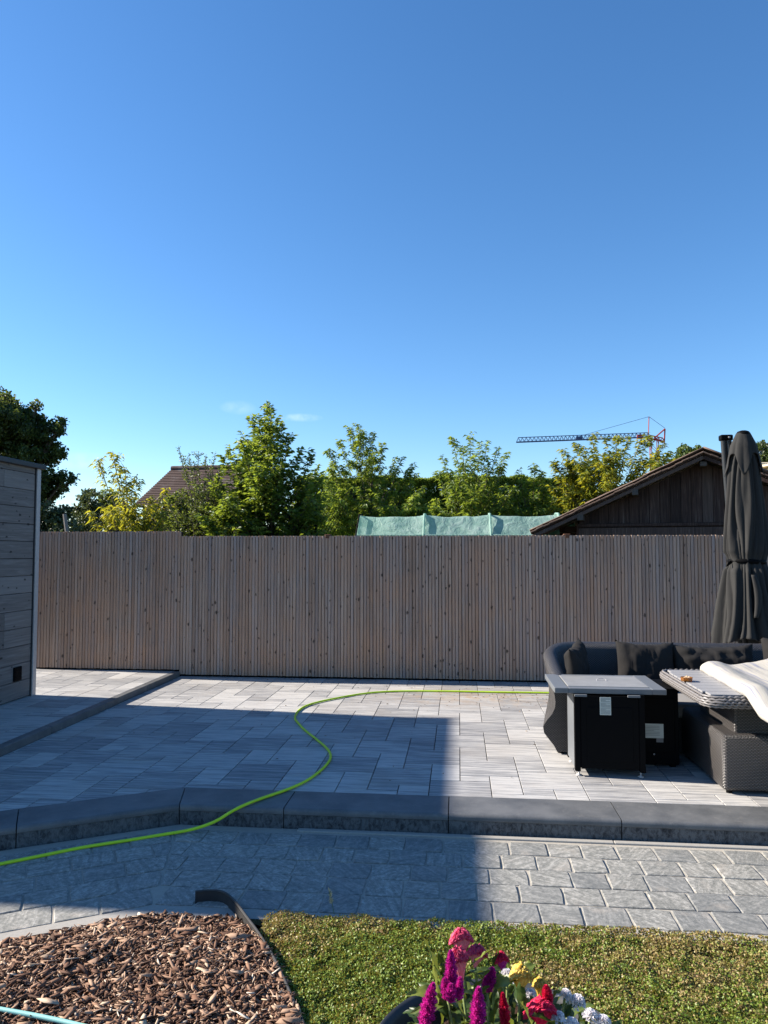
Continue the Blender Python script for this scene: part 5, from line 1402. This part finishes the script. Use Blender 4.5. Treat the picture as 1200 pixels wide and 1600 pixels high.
def blob_tree(name, label, cat, base_px, D, blobs, mat, leaf=.09, dens=1., tone=.4, depthf=1., group=None, base_z=0., trunk=True):
    bpos = atd(base_px, 862, D); o = thing(name, label, cat, (bpos.x, bpos.y, base_z), 0, group); P = []; tn = []; br = MB()
    for (px, py, rp) in blobs:
        r_ = rp*D/F; nlay = max(1, int(depthf*2))
        for q in range(nlay+1):
            c = local(o, atd(px+rnd.uniform(-.25, .25)*rp, py+rnd.uniform(-.2, .3)*rp*(q > 0), D+(rnd.uniform(-1, 1)*r_*1.1*depthf if q else 0)))
            br.tube([(0, 0, max(.5, c.z*.45)), (c.x*.5, c.y*.5, c.z*.72), c], [.10, .06, .015], 5)
            nsub = max(6, int(16*min(3, r_/.4)))
            for s in range(nsub):
                d = Vector((rnd.gauss(0, 1), rnd.gauss(0, 1), rnd.gauss(0, 1))).normalized(); cc = c+Vector((d.x, d.y, d.z*.9))*r_*rnd.uniform(.35, .95); rs = r_*rnd.uniform(.16, .34)
                k = max(6, int((rs/leaf)**2*17*dens)); v = RG.normal(size=(k, 3)); v = unit(v)*(RG.random((k, 1))**.4)*rs; v[:, 2] *= .75
                P.append(np.array(cc)+v); tn.append(np.clip(tone+rnd.gauss(0, .12)+RG.normal(0, .12, k), 0, 1))
    P = np.concatenate(P); tn = np.concatenate(tn); n = len(P)
    if trunk:
        H = max(b for b in P[:, 2]); MB().tube([(0, 0, 0), (.05, 0, H*.35), (0, 0, H*.7)], [H*.03, H*.024, H*.008], 8).build('trunk', M['bark'], o, smooth=True); br.build('branch', M['bark'], o)
    D_ = RG.normal(size=(n, 3)); D_[:, 2] += .2
    L_ = RG.uniform(.7, 1.3, n)*leaf
    link('crown', leaves_mesh('crown', P, D_, L_, L_*.62, tn, .2, .1), mat, o); return o, n
tot = 0
GT = 'trees standing beyond the fence'
def T_(r): 
    global tot; tot += r[1]
T_(blob_tree('oak_tree', 'large dark backlit tree rising above the grey shed roof', 'tree', 10, 24, [(-20, 650, 50), (8, 645, 34), (28, 668, 36), (55, 668, 30), (82, 672, 20), (45, 700, 36), (78, 705, 26), (15, 725, 45), (60, 740, 30), (98, 750, 20), (114, 746, 9), (85, 768, 16), (30, 770, 45), (-30, 730, 60), (65, 775, 20), (-10, 800, 50), (12, 622, 12), (98, 660, 9), (58, 634, 10)], M['leaf_dark'], .105, 1.1, .35, 1.2, GT))
T_(blob_tree('bush', 'hazy green bush at foot of the large dark tree', 'bush', 80, 22, [(70, 805, 28), (92, 815, 20), (100, 800, 14), (60, 830, 30), (105, 830, 22)], M['leaf_far'], .11, .9, .35, 1))
T_(blob_tree('birch_tree', 'rounded pale green tree in gap left of the yellow fruit tree', 'tree', 140, 34, [(138, 778, 17), (128, 800, 20), (148, 795, 18), (140, 820, 24), (120, 822, 16)], M['leaf_far'], .14, .9, .6, 1, GT))
T_(blob_tree('alder_tree', 'darker rounded tree close behind the pale green one', 'tree', 172, 36, [(170, 782, 18), (182, 790, 14), (165, 805, 22), (185, 815, 20)], M['leaf_mid'], .14, .9, .3, 1, GT))
T_(fruit_tree('peach_tree', 'yellow green peach tree with drooping leaves at left of fence', 'tree', 205, 12.2, [(153, 718), (176, 705), (186, 725), (196, 733), (214, 742), (206, 765), (236, 775), (258, 765), (268, 790), (140, 800), (165, 800), (255, 800)], M['leaf_yellow'], 34, leafL=.12, leafW=.032, depth=.7, droop=.9, zlow=1.6, dens=.8, tone=(.42, .25), group=GT))
T_(blob_tree('holly_bush', 'dense dark glossy bush between yellow peach tree and cherry tree', 'bush', 290, 13.5, [(236, 806, 20), (215, 818, 16), (190, 822, 14), (262, 785, 16), (280, 778, 15), (335, 768, 16), (300, 800, 24), (330, 805, 26), (275, 815, 22), (350, 790, 22), (310, 830, 24), (320, 780, 18)], M['leaf_mid'], .075, .9, .3, 1))
T_(fruit_tree('wild_shrub', 'thin wispy shrub with bare shoots before brown roof', 'shrub', 315, 13, [(279, 698), (286, 712), (296, 715), (310, 706), (322, 712), (336, 708), (303, 722), (330, 728), (345, 735)], M['leaf_mid'], 46, leafL=.05, leafW=.024, depth=.5, droop=.2, zlow=2.0, dens=.85, tone=(.35, .2)))
T_(fruit_tree('cherry_tree', 'tallest dense cherry tree with pointed crown behind fence centre left', 'tree', 425, 13, [(418, 629), (424, 642), (392, 650), (404, 655), (430, 655), (374, 688), (358, 703), (383, 690), (452, 678), (440, 665), (470, 700), (488, 712), (497, 728), (350, 720), (338, 745), (365, 730), (330, 790), (500, 750), (502, 790), (345, 805), (475, 790), (332, 762)], M['leaf_cherry'], 120, leafL=.115, leafW=.042, depth=1.1, droop=.45, zlow=1.5, dens=1.1, tone=(.36, .22), group=GT))
T_(fruit_tree('plum_tree', 'broad fruit tree with upright shoots left above green netting', 'tree', 580, 16.4, [(560, 664), (566, 672), (548, 672), (530, 688), (512, 702), (582, 676), (598, 692), (575, 700), (618, 715), (628, 715), (646, 724), (652, 740), (640, 738), (505, 745), (500, 790), (660, 765), (655, 800)], M['leaf_cherry'], 110, leafL=.12, leafW=.036, depth=1.1, droop=.75, zlow=1.5, dens=1.05, tone=(.45, .22), group=GT))
T_(fruit_tree('young_fruit_tree', 'loose young fruit tree with fanned shoots over middle of netting', 'tree', 738, 18, [(706, 683), (735, 683), (690, 712), (682, 738), (722, 700), (750, 690), (762, 688), (778, 700), (793, 706), (786, 730), (790, 755), (680, 780), (800, 790)], M['leaf_cherry'], 60, leafL=.15, leafW=.042, depth=1.0, droop=.7, zlow=1.9, dens=.85, tone=(.50, .22), group=GT))
T_(fruit_tree('young_fruit_tree', 'low narrow fruit tree between the fanned tree and barn roof', 'tree', 832, 18, [(812, 742), (835, 724), (846, 735), (858, 750), (803, 762), (868, 770), (798, 790), (875, 795)], M['leaf_cherry'], 34, leafL=.15, leafW=.042, depth=.8, droop=.7, zlow=1.9, dens=.85, tone=(.50, .22), group=GT))
T_(fruit_tree('walnut_tree', 'wide yellowish fruit tree spreading behind barn roof under crane', 'tree', 950, 17, [(865, 722), (880, 702), (900, 692), (912, 700), (925, 682), (948, 684), (965, 680), (980, 688), (1000, 692), (1015, 684), (1035, 694), (1048, 706), (1055, 716), (870, 745), (868, 780)], M['leaf_yellow'], 100, leafL=.14, leafW=.042, depth=1.1, droop=.7, zlow=1.9, dens=.95, tone=(.22, .2), group=GT))
T_(blob_tree('poplar_tree', 'dark treetop peeping over left slope of barn roof', 'tree', 1075, 45, [(1066, 708, 13), (1086, 703, 9), (1080, 720, 18), (1060, 725, 14)], M['leaf_mid'], .2, .9, .3, 1, GT))
T_(blob_tree('dark_tree', 'dark tree half hidden behind the closed parasol', 'tree', 1185, 32, [(1155, 712, 14), (1190, 698, 13), (1204, 712, 18), (1170, 725, 22), (1200, 735, 18), (1222, 730, 22)], M['leaf_dark'], .15, .9, .4, 1, GT))
# conifer hedge
def hedge():
    D0 = 23.; a = atd(470, 752, D0); b2 = atd(905, 752, D0); o = thing('conifer_hedge', 'tall clipped dark green conifer hedge behind the netting tunnel', 'hedge', (a.x, a.y, 0))
    v = local(o, b2); v.z = 0; Ln = v.length; ex = v.normalized(); ey = Vector((-ex.y, ex.x, 0)); zt = a.z
    n = 60000; u = RG.uniform(0, Ln, n); w = RG.uniform(-.6, .6, n); z = RG.uniform(1.2, zt, n)
    surf = RG.random(n); w = np.where(surf < .6, -.6+np.abs(RG.normal(0, .08, n)), w); z = np.where((surf > .6) & (surf < .85), zt-np.abs(RG.normal(0, .05, n)), z)
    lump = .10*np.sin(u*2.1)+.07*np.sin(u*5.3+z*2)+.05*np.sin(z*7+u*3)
    w = w-lump; z = z+.04*np.sin(u*3.1)+.03*np.sin(u*7.7)
    P = u[:, None]*np.array(ex)+w[:, None]*np.array(ey); P[:, 2] = z
    D = RG.normal(size=(n, 3))*.5; D[:, 2] += .7; D -= np.array(ey)*.5
    link('crown', leaves_mesh('crown', P, D, .14, .06, np.clip(.40+1.2*lump+RG.normal(0, .15, n)+.35*(z > zt-.12), 0, 1), .3, .1), M['leaf_hedge'], o)  # lighter tone on the top leaves paints in the sunlit hedge top
    MB().box(tuple(ex*Ln/2+Vector((0, 0, zt/2-.15))), (Ln, .7, zt-.5), Matrix.Rotation(math.atan2(ex.y, ex.x), 3, 'Z')).build('inner_branches', M['backing'], o)
hedge()
# leaning pole, wire lattice
p = atd(106, 842, 11.5); tp = atd(101, 803, 11.5)
o = MB().tube([(0, 0, -p.z), Vector((0, 0, 0)), tp-p], .032, 8).build('wooden_pole', M['stick'], None, loc=p); tag(o, 'leaning grey wooden pole sticking up behind left end of fence', 'pole')
p0 = atd(460, 845, 12.6); lt = MB()
ltw = thing('wire_trellis', 'dark diagonal wire trellis between cherry tree and green tunnel', 'trellis', (p0.x, p0.y, 0))
for i in range(14):
    for (x0_, x1_) in ((452+i*5, 476+i*5),):
        a, b2 = local(ltw, atd(x0_, 840, 12.6)), local(ltw, atd(x1_, 792, 12.6)); lt.tube((a, b2), .006, 4)
lt.build('wire', M['black'], ltw)
for px in (452, 494): q = local(ltw, atd(px, 790, 12.6)); MB().tube(((q.x, q.y, 0), q), .02, 6).build('post', M['black'], ltw)
print('leaves', tot)
